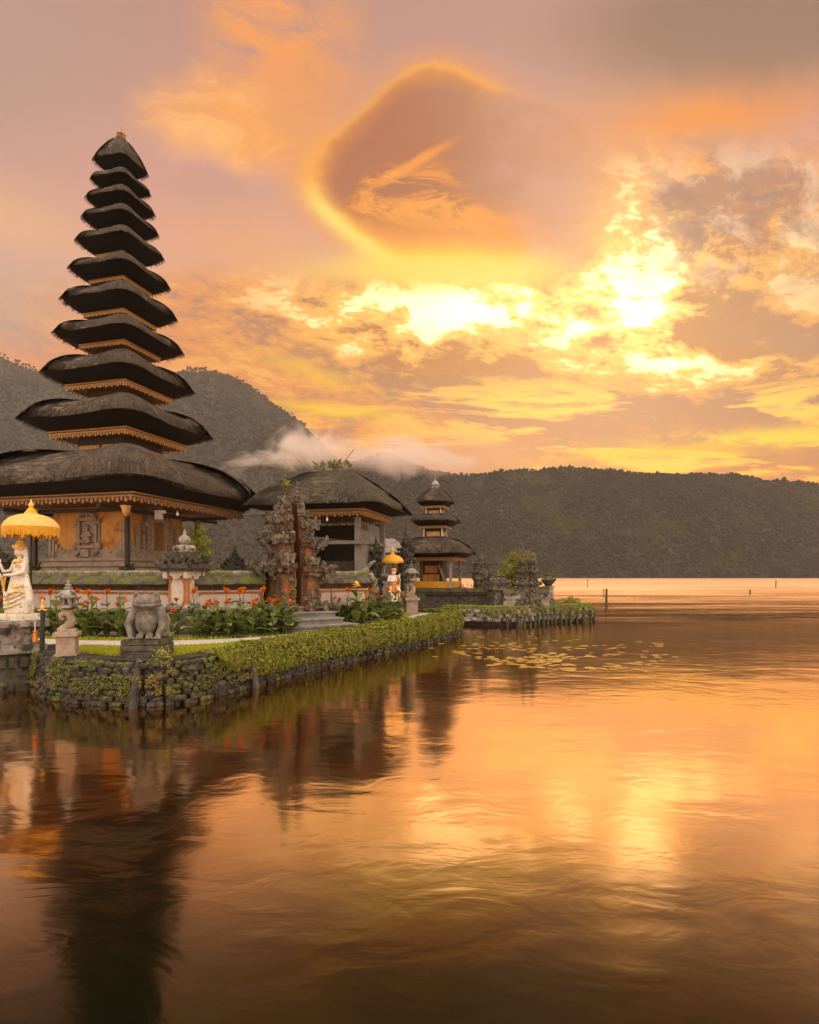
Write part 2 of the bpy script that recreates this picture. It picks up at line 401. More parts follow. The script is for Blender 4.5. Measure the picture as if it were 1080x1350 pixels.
# ------------------------------------------------------------------ materials
def mat(name, c1, c2, sc=4.0, rough=0.8, bump=0.3, bd=0.02, c3=None, sc3=1.2, t3=(0.5, 0.65), up3=0.0, det=6.0, metal=0.0, stretch=(1, 1, 1), bsc=None, island=0.0, streaks=None, sss=None):
    """weathered surface: two tones by noise, an optional third (moss, stain) in patches, more of it on faces that look up"""
    m = bpy.data.materials.new(name); m.use_nodes = True; nb = NB(m.node_tree)
    p = nb.scale(nb.pos(), stretch)
    n = nb.noise(p, sc, det, 0.62)
    c = nb.mix(nb.ss(n, 0.30, 0.70), c1, c2)
    if streaks:
        q = nb.noise(nb.scale(nb.pos(), (1.0, 1.0, 0.08)), streaks[1], 4, 0.6)
        c = nb.mix(nb.ss(q, 0.50, 0.72) * streaks[2], c, streaks[0])
    if c3:
        k = nb.noise(nb.pos(), sc3, 5, 0.65)
        if up3: k = k + nb.sep(nb.nrm())[2] * up3
        c = nb.mix(nb.ss(k, *t3), c, c3)
    if island:
        v = nb.isl(); c = nb.mix(1.0, c, nb.vec(v * island + (1 - island / 2), v * island + (1 - island / 2), v * island * 0.7 + (1 - island * 0.35)), 'MULTIPLY')
    h = nb.noise(p, bsc or sc * 3, 6, 0.65)
    bs = nb.node('ShaderNodeBsdfPrincipled'); nb.put(bs.inputs['Base Color'], c)
    bs.inputs['Roughness'].default_value = rough; bs.inputs['Metallic'].default_value = metal
    bs.inputs['Specular IOR Level'].default_value = 0.3
    if bump: nb.put(bs.inputs['Normal'], nb.bump(h, bump, bd))
    out = nb.node('ShaderNodeOutputMaterial'); nb.nt.links.new(bs.outputs[0], out.inputs[0])
    return m
def leafmat(name, c1, c2, rough=0.55, trans=0.35, c3=None, sc=1.5):
    m = bpy.data.materials.new(name); m.use_nodes = True; nb = NB(m.node_tree)
    c = nb.mix(nb.isl(), c1, c2)
    if c3: c = nb.mix(nb.ss(nb.noise(nb.pos(), sc, 4, 0.6), 0.45, 0.62), c, c3)
    bs = nb.node('ShaderNodeBsdfPrincipled'); nb.put(bs.inputs['Base Color'], c)
    bs.inputs['Roughness'].default_value = rough; bs.inputs['Specular IOR Level'].default_value = 0.35
    tr = nb.node('ShaderNodeBsdfTranslucent'); nb.put(tr.inputs['Color'], nb.mix(1.0, c, (1.3, 1.25, 0.6), 'MULTIPLY'))
    mx = nb.node('ShaderNodeMixShader'); mx.inputs[0].default_value = trans
    nb.nt.links.new(bs.outputs[0], mx.inputs[1]); nb.nt.links.new(tr.outputs[0], mx.inputs[2])
    out = nb.node('ShaderNodeOutputMaterial'); nb.nt.links.new(mx.outputs[0], out.inputs[0])
    return m

def thatchmat(name, c1, c2, c3, moss=None):
    m = bpy.data.materials.new(name); m.use_nodes = True; nb = NB(m.node_tree)
    u = nb.uv(); ux, uy, _ = nb.sep(u)
    wob = nb.noise(nb.pos(), 1.3, 3, 0.5)
    st = nb.noise(nb.vec(ux + uy * 0.22 + wob * 0.3, uy * 0.10, 0.0), 34.0, 5, 0.7)
    st2 = nb.noise(nb.vec(ux + uy * 0.15, uy * 0.35, 3.0), 9.0, 5, 0.65)
    cl = nb.noise(nb.pos(), 2.2, 5, 0.65)
    c = nb.mix(nb.ss(st, 0.34, 0.66), c1, c2)
    c = nb.mix(nb.ss(st2, 0.48, 0.70) * 0.7, c, c3)
    c = nb.mix(nb.ss(cl, 0.48, 0.66) * 0.6, c, c1)
    if moss: c = nb.mix(nb.ss(nb.noise(nb.pos(), 0.9, 5, 0.7), 0.50, 0.66) * 0.75, c, moss)
    bs = nb.node('ShaderNodeBsdfPrincipled'); nb.put(bs.inputs['Base Color'], c)
    bs.inputs['Roughness'].default_value = 0.9; bs.inputs['Specular IOR Level'].default_value = 0.2
    nb.put(bs.inputs['Normal'], nb.bump(st * 0.7 + st2 * 0.6, 0.9, 0.05))
    out = nb.node('ShaderNodeOutputMaterial'); nb.nt.links.new(bs.outputs[0], out.inputs[0])
    return m

M = {}
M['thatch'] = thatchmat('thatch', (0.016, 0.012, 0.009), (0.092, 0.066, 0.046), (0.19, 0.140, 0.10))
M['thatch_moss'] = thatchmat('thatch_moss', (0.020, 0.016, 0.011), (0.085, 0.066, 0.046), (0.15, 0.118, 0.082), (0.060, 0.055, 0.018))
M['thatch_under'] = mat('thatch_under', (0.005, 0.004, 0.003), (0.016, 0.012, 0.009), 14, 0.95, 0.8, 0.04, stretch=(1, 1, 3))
M['wood'] = mat('wood', (0.030, 0.020, 0.013), (0.070, 0.045, 0.028), 9, 0.6, 0.3, 0.01, stretch=(3, 3, 0.6))
M['gilt'] = mat('gilt', (0.42, 0.21, 0.065), (0.70, 0.42, 0.16), 30, 0.45, 0.9, 0.012, (0.20, 0.09, 0.03), 40, (0.52, 0.66), metal=0.25)
M['gilt_dull'] = mat('gilt_dull', (0.30, 0.15, 0.055), (0.52, 0.30, 0.13), 26, 0.6, 0.7, 0.01, (0.14, 0.065, 0.025), 34, (0.50, 0.66), metal=0.1)
M['timber'] = mat('timber', (0.16, 0.075, 0.032), (0.28, 0.14, 0.065), 6, 0.65, 0.3, 0.01)
M['brick'] = mat('brick', (0.32, 0.115, 0.038), (0.46, 0.185, 0.068), 5, 0.85, 0.4, 0.01, (0.20, 0.075, 0.035), 2.2, (0.52, 0.72))
M['ochre'] = mat('ochre', (0.52, 0.23, 0.055), (0.64, 0.31, 0.085), 2.5, 0.85, 0.25, 0.01, (0.28, 0.12, 0.04), 1.8, (0.50, 0.70), streaks=((0.20, 0.09, 0.04), 4.0, 0.55))
M['brick_dark'] = mat('brick_dark', (0.085, 0.036, 0.016), (0.15, 0.064, 0.028), 7, 0.9, 0.5, 0.015, (0.05, 0.028, 0.015), 2.0, (0.50, 0.68))
M['stone'] = mat('stone', (0.15, 0.13, 0.11), (0.36, 0.32, 0.275), 7, 0.9, 0.6, 0.02, (0.050, 0.043, 0.034), 3.2, (0.50, 0.62))
M['stone_pale'] = mat('stone_pale', (0.36, 0.29, 0.23), (0.50, 0.42, 0.345), 6, 0.85, 0.4, 0.015, (0.22, 0.18, 0.14), 2.4, (0.54, 0.70))
M['stone_pink'] = mat('stone_pink', (0.26, 0.19, 0.14), (0.38, 0.285, 0.215), 6, 0.88, 0.6, 0.015, (0.16, 0.11, 0.08), 2.4, (0.52, 0.70))
M['stone_dark'] = mat('stone_dark', (0.028, 0.023, 0.018), (0.105, 0.088, 0.070), 6, 0.92, 0.7, 0.03, (0.060, 0.062, 0.018), 2.5, (0.52, 0.66), up3=0.10)
M['frogstone'] = mat('frogstone', (0.085, 0.075, 0.060), (0.205, 0.18, 0.145), 7, 0.8, 0.35, 0.012, (0.085, 0.082, 0.060), 4.0, (0.50, 0.66), up3=0.08)
M['moss_cap'] = mat('moss_cap', (0.035, 0.029, 0.020), (0.105, 0.088, 0.065), 5, 0.95, 0.9, 0.03, (0.085, 0.095, 0.016), 2.6, (0.50, 0.64), up3=0.05)
M['moss_top'] = mat('moss_top', (0.11, 0.095, 0.05), (0.27, 0.24, 0.17), 6, 0.95, 1.0, 0.04, (0.095, 0.10, 0.014), 2.5, (0.50, 0.62))
M['plaster'] = mat('plaster', (0.44, 0.355, 0.30), (0.54, 0.445, 0.38), 2.5, 0.85, 0.15, 0.01, (0.32, 0.25, 0.205), 1.6, (0.54, 0.74), streaks=((0.36, 0.30, 0.25), 5.0, 0.5))
M['concrete'] = mat('concrete', (0.14, 0.125, 0.105), (0.24, 0.215, 0.185), 3, 0.9, 0.3, 0.015, (0.12, 0.105, 0.09), 1.5, (0.50, 0.70), streaks=((0.10, 0.09, 0.075), 4.0, 0.6))
M['white_stone'] = mat('white_stone', (0.56, 0.49, 0.40), (0.72, 0.66, 0.56), 9, 0.7, 0.4, 0.01, (0.32, 0.22, 0.11), 9.0, (0.52, 0.66))
M['gold_paint'] = mat('gold_paint', (0.66, 0.36, 0.07), (0.82, 0.52, 0.14), 14, 0.45, 0.3, 0.01, metal=0.2)
M['yellow_cloth'] = mat('yellow_cloth', (0.56, 0.25, 0.014), (0.66, 0.33, 0.03), 6, 0.8, 0.2, 0.01)
M['pale_cloth'] = mat('pale_cloth', (0.54, 0.31, 0.075), (0.64, 0.40, 0.12), 7, 0.8, 0.2, 0.01)
M['white_cloth'] = mat('white_cloth', (0.50, 0.46, 0.41), (0.60, 0.56, 0.50), 6, 0.8, 0.2, 0.01)
M['orange_cloth'] = mat('orange_cloth', (0.55, 0.17, 0.015), (0.64, 0.22, 0.025), 6, 0.8, 0.2, 0.01)
M['black_paint'] = mat('black_paint', (0.012, 0.011, 0.010), (0.03, 0.027, 0.024), 8, 0.5, 0.1)
M['glass_bulb'] = mat('glass_bulb', (0.75, 0.73, 0.70), (0.82, 0.80, 0.77), 8, 0.25, 0.0)
M['rock'] = mat('rock', (0.018, 0.015, 0.012), (0.070, 0.058, 0.048), 5, 0.75, 0.7, 0.03, (0.075, 0.085, 0.012), 2.0, (0.56, 0.66), up3=0.12, island=0.5)
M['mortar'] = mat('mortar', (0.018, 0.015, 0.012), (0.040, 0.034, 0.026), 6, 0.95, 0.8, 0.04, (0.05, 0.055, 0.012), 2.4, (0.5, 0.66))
M['soil'] = mat('soil', (0.10, 0.065, 0.040), (0.17, 0.115, 0.075), 5, 0.95, 0.7, 0.02, (0.08, 0.085, 0.02), 1.6, (0.54, 0.70))
M['turf'] = mat('turf', (0.14, 0.15, 0.014), (0.24, 0.23, 0.025), 6, 0.95, 0.8, 0.03)
M['paving'] = mat('paving', (0.33, 0.29, 0.25), (0.44, 0.39, 0.34), 2.0, 0.75, 0.2, 0.008, (0.22, 0.19, 0.16), 1.1, (0.52, 0.72))
M['bamboo_dark'] = mat('bamboo_dark', (0.014, 0.015, 0.009), (0.035, 0.036, 0.02), 8, 0.5, 0.2)
M['rust'] = mat('rust', (0.26, 0.10, 0.035), (0.34, 0.15, 0.06), 8, 0.7, 0.3)
M['brick_worn'] = mat('brick_worn', (0.15, 0.058, 0.022), (0.30, 0.115, 0.042), 6, 0.88, 0.5, 0.012, (0.09, 0.045, 0.024), 3.0, (0.48, 0.62))
M['carved'] = mat('carved', (0.040, 0.031, 0.023), (0.195, 0.162, 0.128), 6, 0.92, 0.8, 0.03, (0.075, 0.062, 0.028), 2.2, (0.50, 0.62), up3=0.06)
M['hedge_leaf'] = leafmat('hedge_leaf', (0.050, 0.075, 0.007), (0.30, 0.31, 0.024), 0.5, 0.30, (0.17, 0.15, 0.016), 3.0)
M['grass'] = leafmat('grass', (0.26, 0.30, 0.018), (0.46, 0.44, 0.040), 0.6, 0.4)
M['canna_leaf'] = leafmat('canna_leaf', (0.050, 0.085, 0.016), (0.23, 0.26, 0.085), 0.28, 0.25)
M['canna_petal'] = leafmat('canna_petal', (0.42, 0.085, 0.002), (0.54, 0.135, 0.004), 0.5, 0.35)
M['yellow_petal'] = leafmat('yellow_petal', (0.86, 0.46, 0.03), (0.9, 0.55, 0.06), 0.5, 0.35)
M['stem_green'] = mat('stem_green', (0.07, 0.09, 0.02), (0.11, 0.13, 0.035), 8, 0.6, 0.1)
M['bush_leaf'] = leafmat('bush_leaf', (0.060, 0.080, 0.012), (0.20, 0.19, 0.030), 0.5, 0.4, (0.24, 0.17, 0.02), 1.5)
M['young_leaf'] = leafmat('young_leaf', (0.22, 0.26, 0.02), (0.36, 0.34, 0.04), 0.5, 0.5)
M['bark'] = mat('bark', (0.045, 0.034, 0.025), (0.09, 0.07, 0.05), 7, 0.9, 0.6, 0.02)
M['lily'] = leafmat('lily', (0.34, 0.20, 0.035), (0.52, 0.33, 0.08), 0.2, 0.1)

# ------------------------------------------------------------------ water
def water_mat():
    m = bpy.data.materials.new('lake_water'); m.use_nodes = True; nb = NB(m.node_tree)
    p = nb.pos(); x, y, z = nb.sep(p)
    far = nb.ss(y, 16, 70)
    patch = nb.noise(nb.vec(x * 0.035, y * 0.16, 0.0), 1.0, 6, 0.62, 0.5); strk = nb.noise(nb.vec(x * 0.02, y * 0.06, 7.0), 1.0, 6, 0.65, 0.6)
    calm = nb.ss(y, 24, 34) * nb.ss(y, 125, 45) * nb.ss(patch, 0.46, 0.56)
    rough = (0.10 + far * 0.17 + nb.ss(y, 60, 110) * (0.02 + nb.ss(strk, 0.40, 0.62) * 0.14)) * (1.0 - calm * 0.45)
    n1 = nb.noise(nb.vec(x * 0.75, y * 1.25, 0.0), 1.5, 3, 0.5, 0.8)
    n2 = nb.noise(nb.vec(x * 0.8, y * 1.3, 4.0), 5.5, 3, 0.55, 0.6)
    n3 = nb.noise(nb.vec(x * 0.6, y * 1.0, 8.0), 0.42, 3, 0.5, 0.5)
    n4 = nb.noise(nb.vec(x * 0.10, y * 0.42, 2.0), 1.0, 4, 0.6, 0.4)
    h = n1 * 0.0060 + n2 * 0.0009 + n3 * 0.024 + n4 * nb.ss(y, 22, 50) * 0.17
    nrm = nb.bump(h, 1.0, 1.0)
    fr = nb.node('ShaderNodeFresnel'); fr.inputs['IOR'].default_value = 1.33; nb.put(fr.inputs['Normal'], nrm)
    F0 = E(nb, fr.outputs[0]); k = nb.ss(F0, 0.033, 0.17) * 0.78 + nb.ss(F0, 0.30, 0.60) * 0.15 + 0.03
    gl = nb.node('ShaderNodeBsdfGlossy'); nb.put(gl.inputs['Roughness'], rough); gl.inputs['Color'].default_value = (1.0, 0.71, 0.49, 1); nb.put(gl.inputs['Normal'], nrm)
    df = nb.node('ShaderNodeBsdfDiffuse'); nb.put(df.inputs['Color'], nb.mix(nb.noise(p, 0.2, 3, 0.5), (0.0034, 0.0040, 0.0013), (0.0050, 0.0050, 0.0016)))
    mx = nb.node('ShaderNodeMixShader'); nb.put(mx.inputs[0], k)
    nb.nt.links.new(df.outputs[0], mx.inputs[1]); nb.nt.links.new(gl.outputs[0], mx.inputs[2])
    out = nb.node('ShaderNodeOutputMaterial'); nb.nt.links.new(mx.outputs[0], out.inputs[0])
    return m
wmb = MB(); wmb.add([(-1500, -60, 0), (1500, -60, 0), (1500, 640, 0), (-1500, 640, 0)], [(0, 1, 2, 3)])
tag(wmb.build('water', water_mat()), 'calm lake water reflecting the orange sunset sky', kind='structure')

# ------------------------------------------------------------------ hills and their forest
def interp(t, xs, ys): return float(np.interp(t, xs, ys))
FAR = ([-400, 300, 420, 470, 510, 540, 570, 610, 700, 760, 800, 840, 900, 950, 1000, 1080, 1250, 1600], [790, 775, 630, 608, 598, 610, 622, 626, 620, 617, 619, 625, 627, 625, 630, 637, 640, 660])
NEARM = ([-700, -150, 0, 20, 50, 90, 160, 245, 280, 310, 335, 365, 395, 440, 490, 560, 640, 720], [520, 470, 470, 481, 491, 503, 494, 489, 491, 501, 513, 535, 556, 602, 642, 690, 730, 757])
def hill_h(px, Y, prof, y0, y1, amp, seed):
    t = (Y - y0) / (y1 - y0); crest = EYE + (HOR - interp(px, *prof)) / FPX * y1
    s = (t * (1.22 - 0.22 * t)) if t <= 1 else 1.0 - (t - 1) * 0.7
    s = max(s, -0.02)
    X = wx(px, Y)
    n = mnoise.fractal(Vector((X * 0.007 + seed, Y * 0.004, seed)), 1.0, 2.0, 4) * amp * min(1.0, max(0.0, 3.2 * t * (1.06 - min(t, 1.06))))
    return crest * s + n - 1.0
def hill(name, label, prof, y0, y1, px0, px1, amp, seed, m):
    mb = MB(); NX, NT = 200, 46; vs = []; fs = []
    for j in range(NT):
        Y = y0 + (y1 - y0) * 1.45 * j / (NT - 1)
        for i in range(NX):
            px = px0 + (px1 - px0) * i / (NX - 1)
            vs.append((wx(px, Y), Y, hill_h(px, Y, prof, y0, y1, amp, seed)))
    for j in range(NT - 1):
        for i in range(NX - 1):
            a = j * NX + i; fs.append((a, a + 1, a + NX + 1, a + NX))
    mb.add(vs, fs); o = mb.build(name, m, smooth=True)
    return tag(o, label, kind='structure')
M['hill_soil'] = mat('hill_soil', (0.009, 0.008, 0.0045), (0.020, 0.016, 0.009), 0.03, 0.95, 0, c3=(0.034, 0.032, 0.011), sc3=0.012, t3=(0.58, 0.72))
hill('far_ridge', 'long forested ridge across the lake', FAR, 600, 820, -350, 1600, 14, 3.1, M['hill_soil'])
hill('mountain', 'steep forested mountain behind the tall pagoda', NEARM, 640, 1250, -700, 720, 30, 8.7, M['hill_soil'])

def forest_mat():
    m = bpy.data.materials.new('forest'); m.use_nodes = True; nb = NB(m.node_tree)
    p = nb.pos(); v = nb.isl()
    c = nb.mix(v, (0.011, 0.0095, 0.005), (0.031, 0.023, 0.012))
    c = nb.mix(nb.ss(nb.noise(p, 0.010, 4, 0.6), 0.53, 0.64) * 0.75, c, (0.056, 0.052, 0.013))
    c = nb.mix(nb.ss(nb.noise(p, 0.013, 5, 0.65), 0.46, 0.66) * 0.7, c, (0.012, 0.011, 0.007))
    c = nb.mix(nb.ss(nb.noise(p, 0.05, 4, 0.6), 0.50, 0.70) * 0.45, c, (0.075, 0.045, 0.020))
    c = nb.mix(nb.ss(nb.noise(p, 0.7, 4, 0.7), 0.40, 0.65) * 0.5, c, (0.020, 0.022, 0.008))
    bs = nb.node('ShaderNodeBsdfPrincipled'); nb.put(bs.inputs['Base Color'], c); bs.inputs['Roughness'].default_value = 0.9
    bs.inputs['Specular IOR Level'].default_value = 0.1
    nb.put(bs.inputs['Normal'], nb.bump(nb.noise(p, 0.9, 4, 0.7), 1.0, 1.5))
    out = nb.node('ShaderNodeOutputMaterial'); nb.nt.links.new(bs.outputs[0], out.inputs[0]); return m
FM = forest_mat()
bm = bmesh.new(); bmesh.ops.create_icosphere(bm, subdivisions=2, radius=1.0); bm.verts.ensure_lookup_table()
ICO = np.array([v.co[:] for v in bm.verts]); ICOF = np.array([[v.index for v in f.verts] for f in bm.faces]); bm.free()
bm = bmesh.new(); bmesh.ops.create_icosphere(bm, subdivisions=1, radius=1.0); bm.verts.ensure_lookup_table()
IC1 = np.array([v.co[:] for v in bm.verts]); IC1F = np.array([[v.index for v in f.verts] for f in bm.faces]); bm.free()
VARS = []; VAR1 = []
for k in range(8):
    VAR1.append(IC1 * (1 + 0.45 * (nrg.random((len(IC1), 1)) - 0.5)))
for k in range(6):
    q = ICO.copy()
    for i, p in enumerate(q):
        q[i] = p * (1.0 + 0.55 * mnoise.noise(Vector(p * 1.7) + Vector((k * 9.1, 0, 0))) + 0.2 * mnoise.noise(Vector(p * 4.0) + Vector((0, k * 5.1, 0))))
    VARS.append(q)
def forest(name, label, prof, y0, y1, px0, px1, amp, seed, count, r0, r1, crown_trees):
    V, F, b = [], [], 0
    def put(x, y, z, sx, sz):
        nonlocal b
        q = VAR1[int(nrg.integers(8))]; a = nrg.uniform(0, 6.28); ca, sa = math.cos(a), math.sin(a)
        w = np.empty_like(q); w[:, 0] = (q[:, 0] * ca - q[:, 1] * sa) * sx + x; w[:, 1] = (q[:, 0] * sa + q[:, 1] * ca) * sx + y; w[:, 2] = q[:, 2] * sz + z
        V.append(w); F.append(IC1F + b); b += len(q)
    for _ in range(count):
        px = nrg.uniform(px0, px1); t = nrg.uniform(0, 1.05); Y = y0 + (y1 - y0) * t
        cl = mnoise.noise(Vector((px * 0.045, t * 6.0, seed)))
        r = (r0 + (r1 - r0) * nrg.random() ** 2.2) * (0.75 + 0.25 * t) * (1.0 + 0.55 * cl)
        put(wx(px, Y), Y, hill_h(px, Y, prof, y0, y1, amp, seed) + r * 0.6, r, r * nrg.uniform(0.8, 1.7))
    for px, n, hh in crown_trees:              # tall single trees along the skyline
        for _ in range(n):
            p = px + nrg.uniform(-9, 9); Y = y1 * nrg.uniform(0.985, 1.0); g = hill_h(p, Y, prof, y0, y1, amp, seed); H = hh * nrg.uniform(0.7, 1.25)
            put(wx(p, Y), Y, g + H * 0.4, 0.5, H * 0.55)
            for _ in range(3): put(wx(p, Y) + nrg.uniform(-2, 2), Y, g + H * nrg.uniform(0.72, 1.05), nrg.uniform(1.2, 2.6), nrg.uniform(0.9, 2.0))
    o = npmesh(name, np.concatenate(V), np.concatenate(F), FM, smooth=True)
    return tag(o, label, kind='stuff')
forest('forest', 'dense forest covering the far ridge', FAR, 600, 820, 330, 1230, 14, 3.1, 24000, 1.2, 2.9, [(p + 7 * (p % 5), 1, 3.5) for p in range(600, 1100, 23)])
forest('forest', 'dense forest on the steep mountain', NEARM, 640, 1250, -120, 660, 30, 8.7, 26000, 1.5, 3.6, [(p, 4, 10) for p in (6, 20, 32, 44, 250, 258, 268, 276)] + [(p, 2, 6) for p in range(285, 400, 9)])

# ------------------------------------------------------------------ the shore: main bank
ZG = 0.8
SHORE = [(-8.35, 13.75), (-7.75, 12.75), (-6.95, 11.85), (-5.65, 11.3), (-4.38, 11.22), (-3.76, 12.5), (-2.67, 15.2), (-0.93, 18.6), (0.55, 21.4), (1.78, 24.2), (2.05, 25.3), (1.55, 26.6), (-0.2, 28.2)]
def along(poly, d):
    for (x0, y0), (x1, y1) in zip(poly, poly[1:]):
        L = math.hypot(x1 - x0, y1 - y0)
        if d <= L: return x0 + (x1 - x0) * d / L, y0 + (y1 - y0) * d / L, (x1 - x0) / L, (y1 - y0) / L
        d -= L
    return x1, y1, (x1 - x0) / L, (y1 - y0) / L
def plen(poly): return sum(math.hypot(b[0] - a[0], b[1] - a[1]) for a, b in zip(poly, poly[1:]))
def smooth_poly(poly, it=2):
    for _ in range(it):
        q = [poly[0]]
        for a, b in zip(poly, poly[1:]):
            q += [(a[0] * .75 + b[0] * .25, a[1] * .75 + b[1] * .25), (a[0] * .25 + b[0] * .75, a[1] * .25 + b[1] * .75)]
        poly = q + [poly[-1]]
    return poly
def inset(poly, d):
    out = []
    for i, (x, y) in enumerate(poly):
        a = poly[max(0, i - 1)]; b = poly[min(len(poly) - 1, i + 1)]; L = math.hypot(b[0] - a[0], b[1] - a[1])
        tx, ty = (b[0] - a[0]) / L, (b[1] - a[1]) / L; out.append((x - ty * d, y + tx * d))
    return out
def bank():
    poly = inset(smooth_poly(SHORE), 0.14) + [(-6, 34), (-20, 42), (-34, 40), (-34, 15.2), (-9.6, 14.9)]
    mb = MB(); n = len(poly)
    vs = [(x, y, ZG) for x, y in poly] + [(x, y, -0.8) for x, y in poly]
    fs = [tuple(range(n))] + [(i, i + n, (i + 1) % n + n, (i + 1) % n) for i in range(n)]
    mb.add(vs, fs); o = mb.build('ground', M['soil']); tag(o, 'earth bank the temple stands on', kind='structure')
bank()
SH = smooth_poly(SHORE)
def sheet(name, left, right, z, m, label, kind='structure'):
    """a strip between two lines"""
    mb = MB(); n = 60; vs = []
    for i in range(n + 1):
        a = along(left, plen(left) * i / n); b = along(right, plen(right) * i / n)
        vs += [(a[0], a[1], z), (b[0], b[1], z)]
    mb.add(vs, [(2 * i, 2 * i + 1, 2 * i + 3, 2 * i + 2) for i in range(n)])
    return tag(mb.build(name, m), label, kind=kind)
PATH_IN = smooth_poly([(-16.0, 15.9), (-9.9, 15.4), (-6.9, 14.6), (-4.4, 15.1), (-3.3, 16.6), (-1.9, 19.3), (0.15, 23.2), (0.0, 25.6)])
PATH_OUT = smooth_poly([(-16.0, 15.0), (-9.9, 14.3), (-6.9, 13.4), (-4.35, 13.75), (-2.85, 15.9), (-1.15, 19.4), (0.75, 23.1), (0.8, 25.6)])
sheet('path', PATH_IN, PATH_OUT, ZG + 0.02, M['paving'], 'pale paved footpath curving along the shore')
EDGE = [(x, y) for x, y in SH]
LAWN_OUT = [p for p in inset(SH, 0.62) if p[0] > -7.2 and p[1] < 25.2]
LAWN_IN = [(p[0], p[1]) for p in PATH_OUT if p[0] > -7.4 and p[1] < 24]
sheet('lawn_soil', LAWN_IN, LAWN_OUT, ZG + 0.01, M['turf'], 'strip of turf between path and shore')
def grass_blades(name, label, left, right, z, count, h0, h1, sz=0.012):
    V, F = [], []
    LL, LR = plen(left), plen(right)
    for k in range(count):
        t = rng.random() ** 1.25; s = rng.random(); a = along(left, LL * t); b = along(right, LR * t)
        x = a[0] + (b[0] - a[0]) * s; y = a[1] + (b[1] - a[1]) * s; h = rng.uniform(h0, h1); g = rng.uniform(0, 6.28); w = sz * (0.7 + 0.06 * y)
        c, sn = math.cos(g) * w, math.sin(g) * w; lx, ly = rng.uniform(-.5, .5) * h, rng.uniform(-.5, .5) * h
        V += [(x - c, y - sn, z), (x + c, y + sn, z), (x + lx, y + ly, z + h)]; F.append((3 * k, 3 * k + 1, 3 * k + 2))
    return tag(npmesh(name, np.array(V), np.array(F), M['grass']), label, kind='stuff')
grass_blades('grass', 'short bright green grass between the path and the hedge', LAWN_IN, LAWN_OUT, ZG + 0.01, 26000, 0.03, 0.075)
BED_IN = [(p[0] - 0.5 if p[1] < 15.5 else p[0] - 0.3, p[1] + 0.55) for p in PATH_IN]
grass_blades('grass', 'narrow grass verge behind the footpath', BED_IN, PATH_IN, ZG + 0.005, 9000, 0.04, 0.10)

def rocks(mb, poly, d0, d1, z0, z1, size, out=0.0, seed=1, mi=0, skip=0.0):
    r_ = random.Random(seed); z = z0
    while z < z1:
        d = d0 + r_.uniform(0, size); s = size
        while d < d1:
            w = size * r_.uniform(0.75, 1.5); hgt = size * r_.uniform(0.7, 1.1)
            if r_.random() > skip:
                x, y, tx, ty = along(poly, d); nx, ny = ty, -tx
                push = out + r_.uniform(-0.03, 0.05) + (z1 - z) * 0.12
                ic = VARS[r_.randrange(6)]; a = r_.uniform(0, 6.28); ca, sa = math.cos(a), math.sin(a)
                vs = []
                for p in ic:
                    px_, py_ = p[0] * ca - p[1] * sa, p[0] * sa + p[1] * ca
                    u, v, q = px_ * w * 0.56, py_ * size * 0.42, p[2] * hgt * 0.55
                    u = max(-w * 0.47, min(w * 0.47, u)); q = max(-hgt * 0.45, min(hgt * 0.45, q))
                    vs.append((x + tx * u + nx * (v + push), y + ty * u + ny * (v + push), z + q + r_.uniform(-.004, .004)))
                mb.add(vs, ICOF.tolist(), mi)
            d += w * 0.92
        z += size * 0.62
LSH = plen(SH)
def retaining_wall():
    t = thing('retaining_wall', 'dark mossy dry-stone retaining wall dropping from the lawn into the lake', 'stone wall', (0, 0, 0))
    mb = MB(); rocks(mb, SH, 0.0, LSH - 1.5, 0.02, 0.80, 0.165, 0.02, 5); mb.build('stonework', M['rock'], t, smooth=False)
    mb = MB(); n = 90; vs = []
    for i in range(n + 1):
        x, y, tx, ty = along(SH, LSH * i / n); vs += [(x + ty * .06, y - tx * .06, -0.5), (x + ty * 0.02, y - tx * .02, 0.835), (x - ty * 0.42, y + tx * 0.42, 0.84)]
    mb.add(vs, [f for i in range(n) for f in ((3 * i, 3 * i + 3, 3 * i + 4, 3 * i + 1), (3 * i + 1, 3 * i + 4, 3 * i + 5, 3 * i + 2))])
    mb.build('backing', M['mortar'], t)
    mb = MB()
    for d in (4.42, 6.9):
        x, y, tx, ty = along(SH, d); mb.tube([(x + ty * .34, y - tx * .34, -0.3), (x + ty * .22, y - tx * .22, 0.35), (x + ty * .05, y - tx * .05, 0.86)], [0.085, 0.075, 0.06], 8)
    mb.build('buttress', M['rock'], t)
retaining_wall()

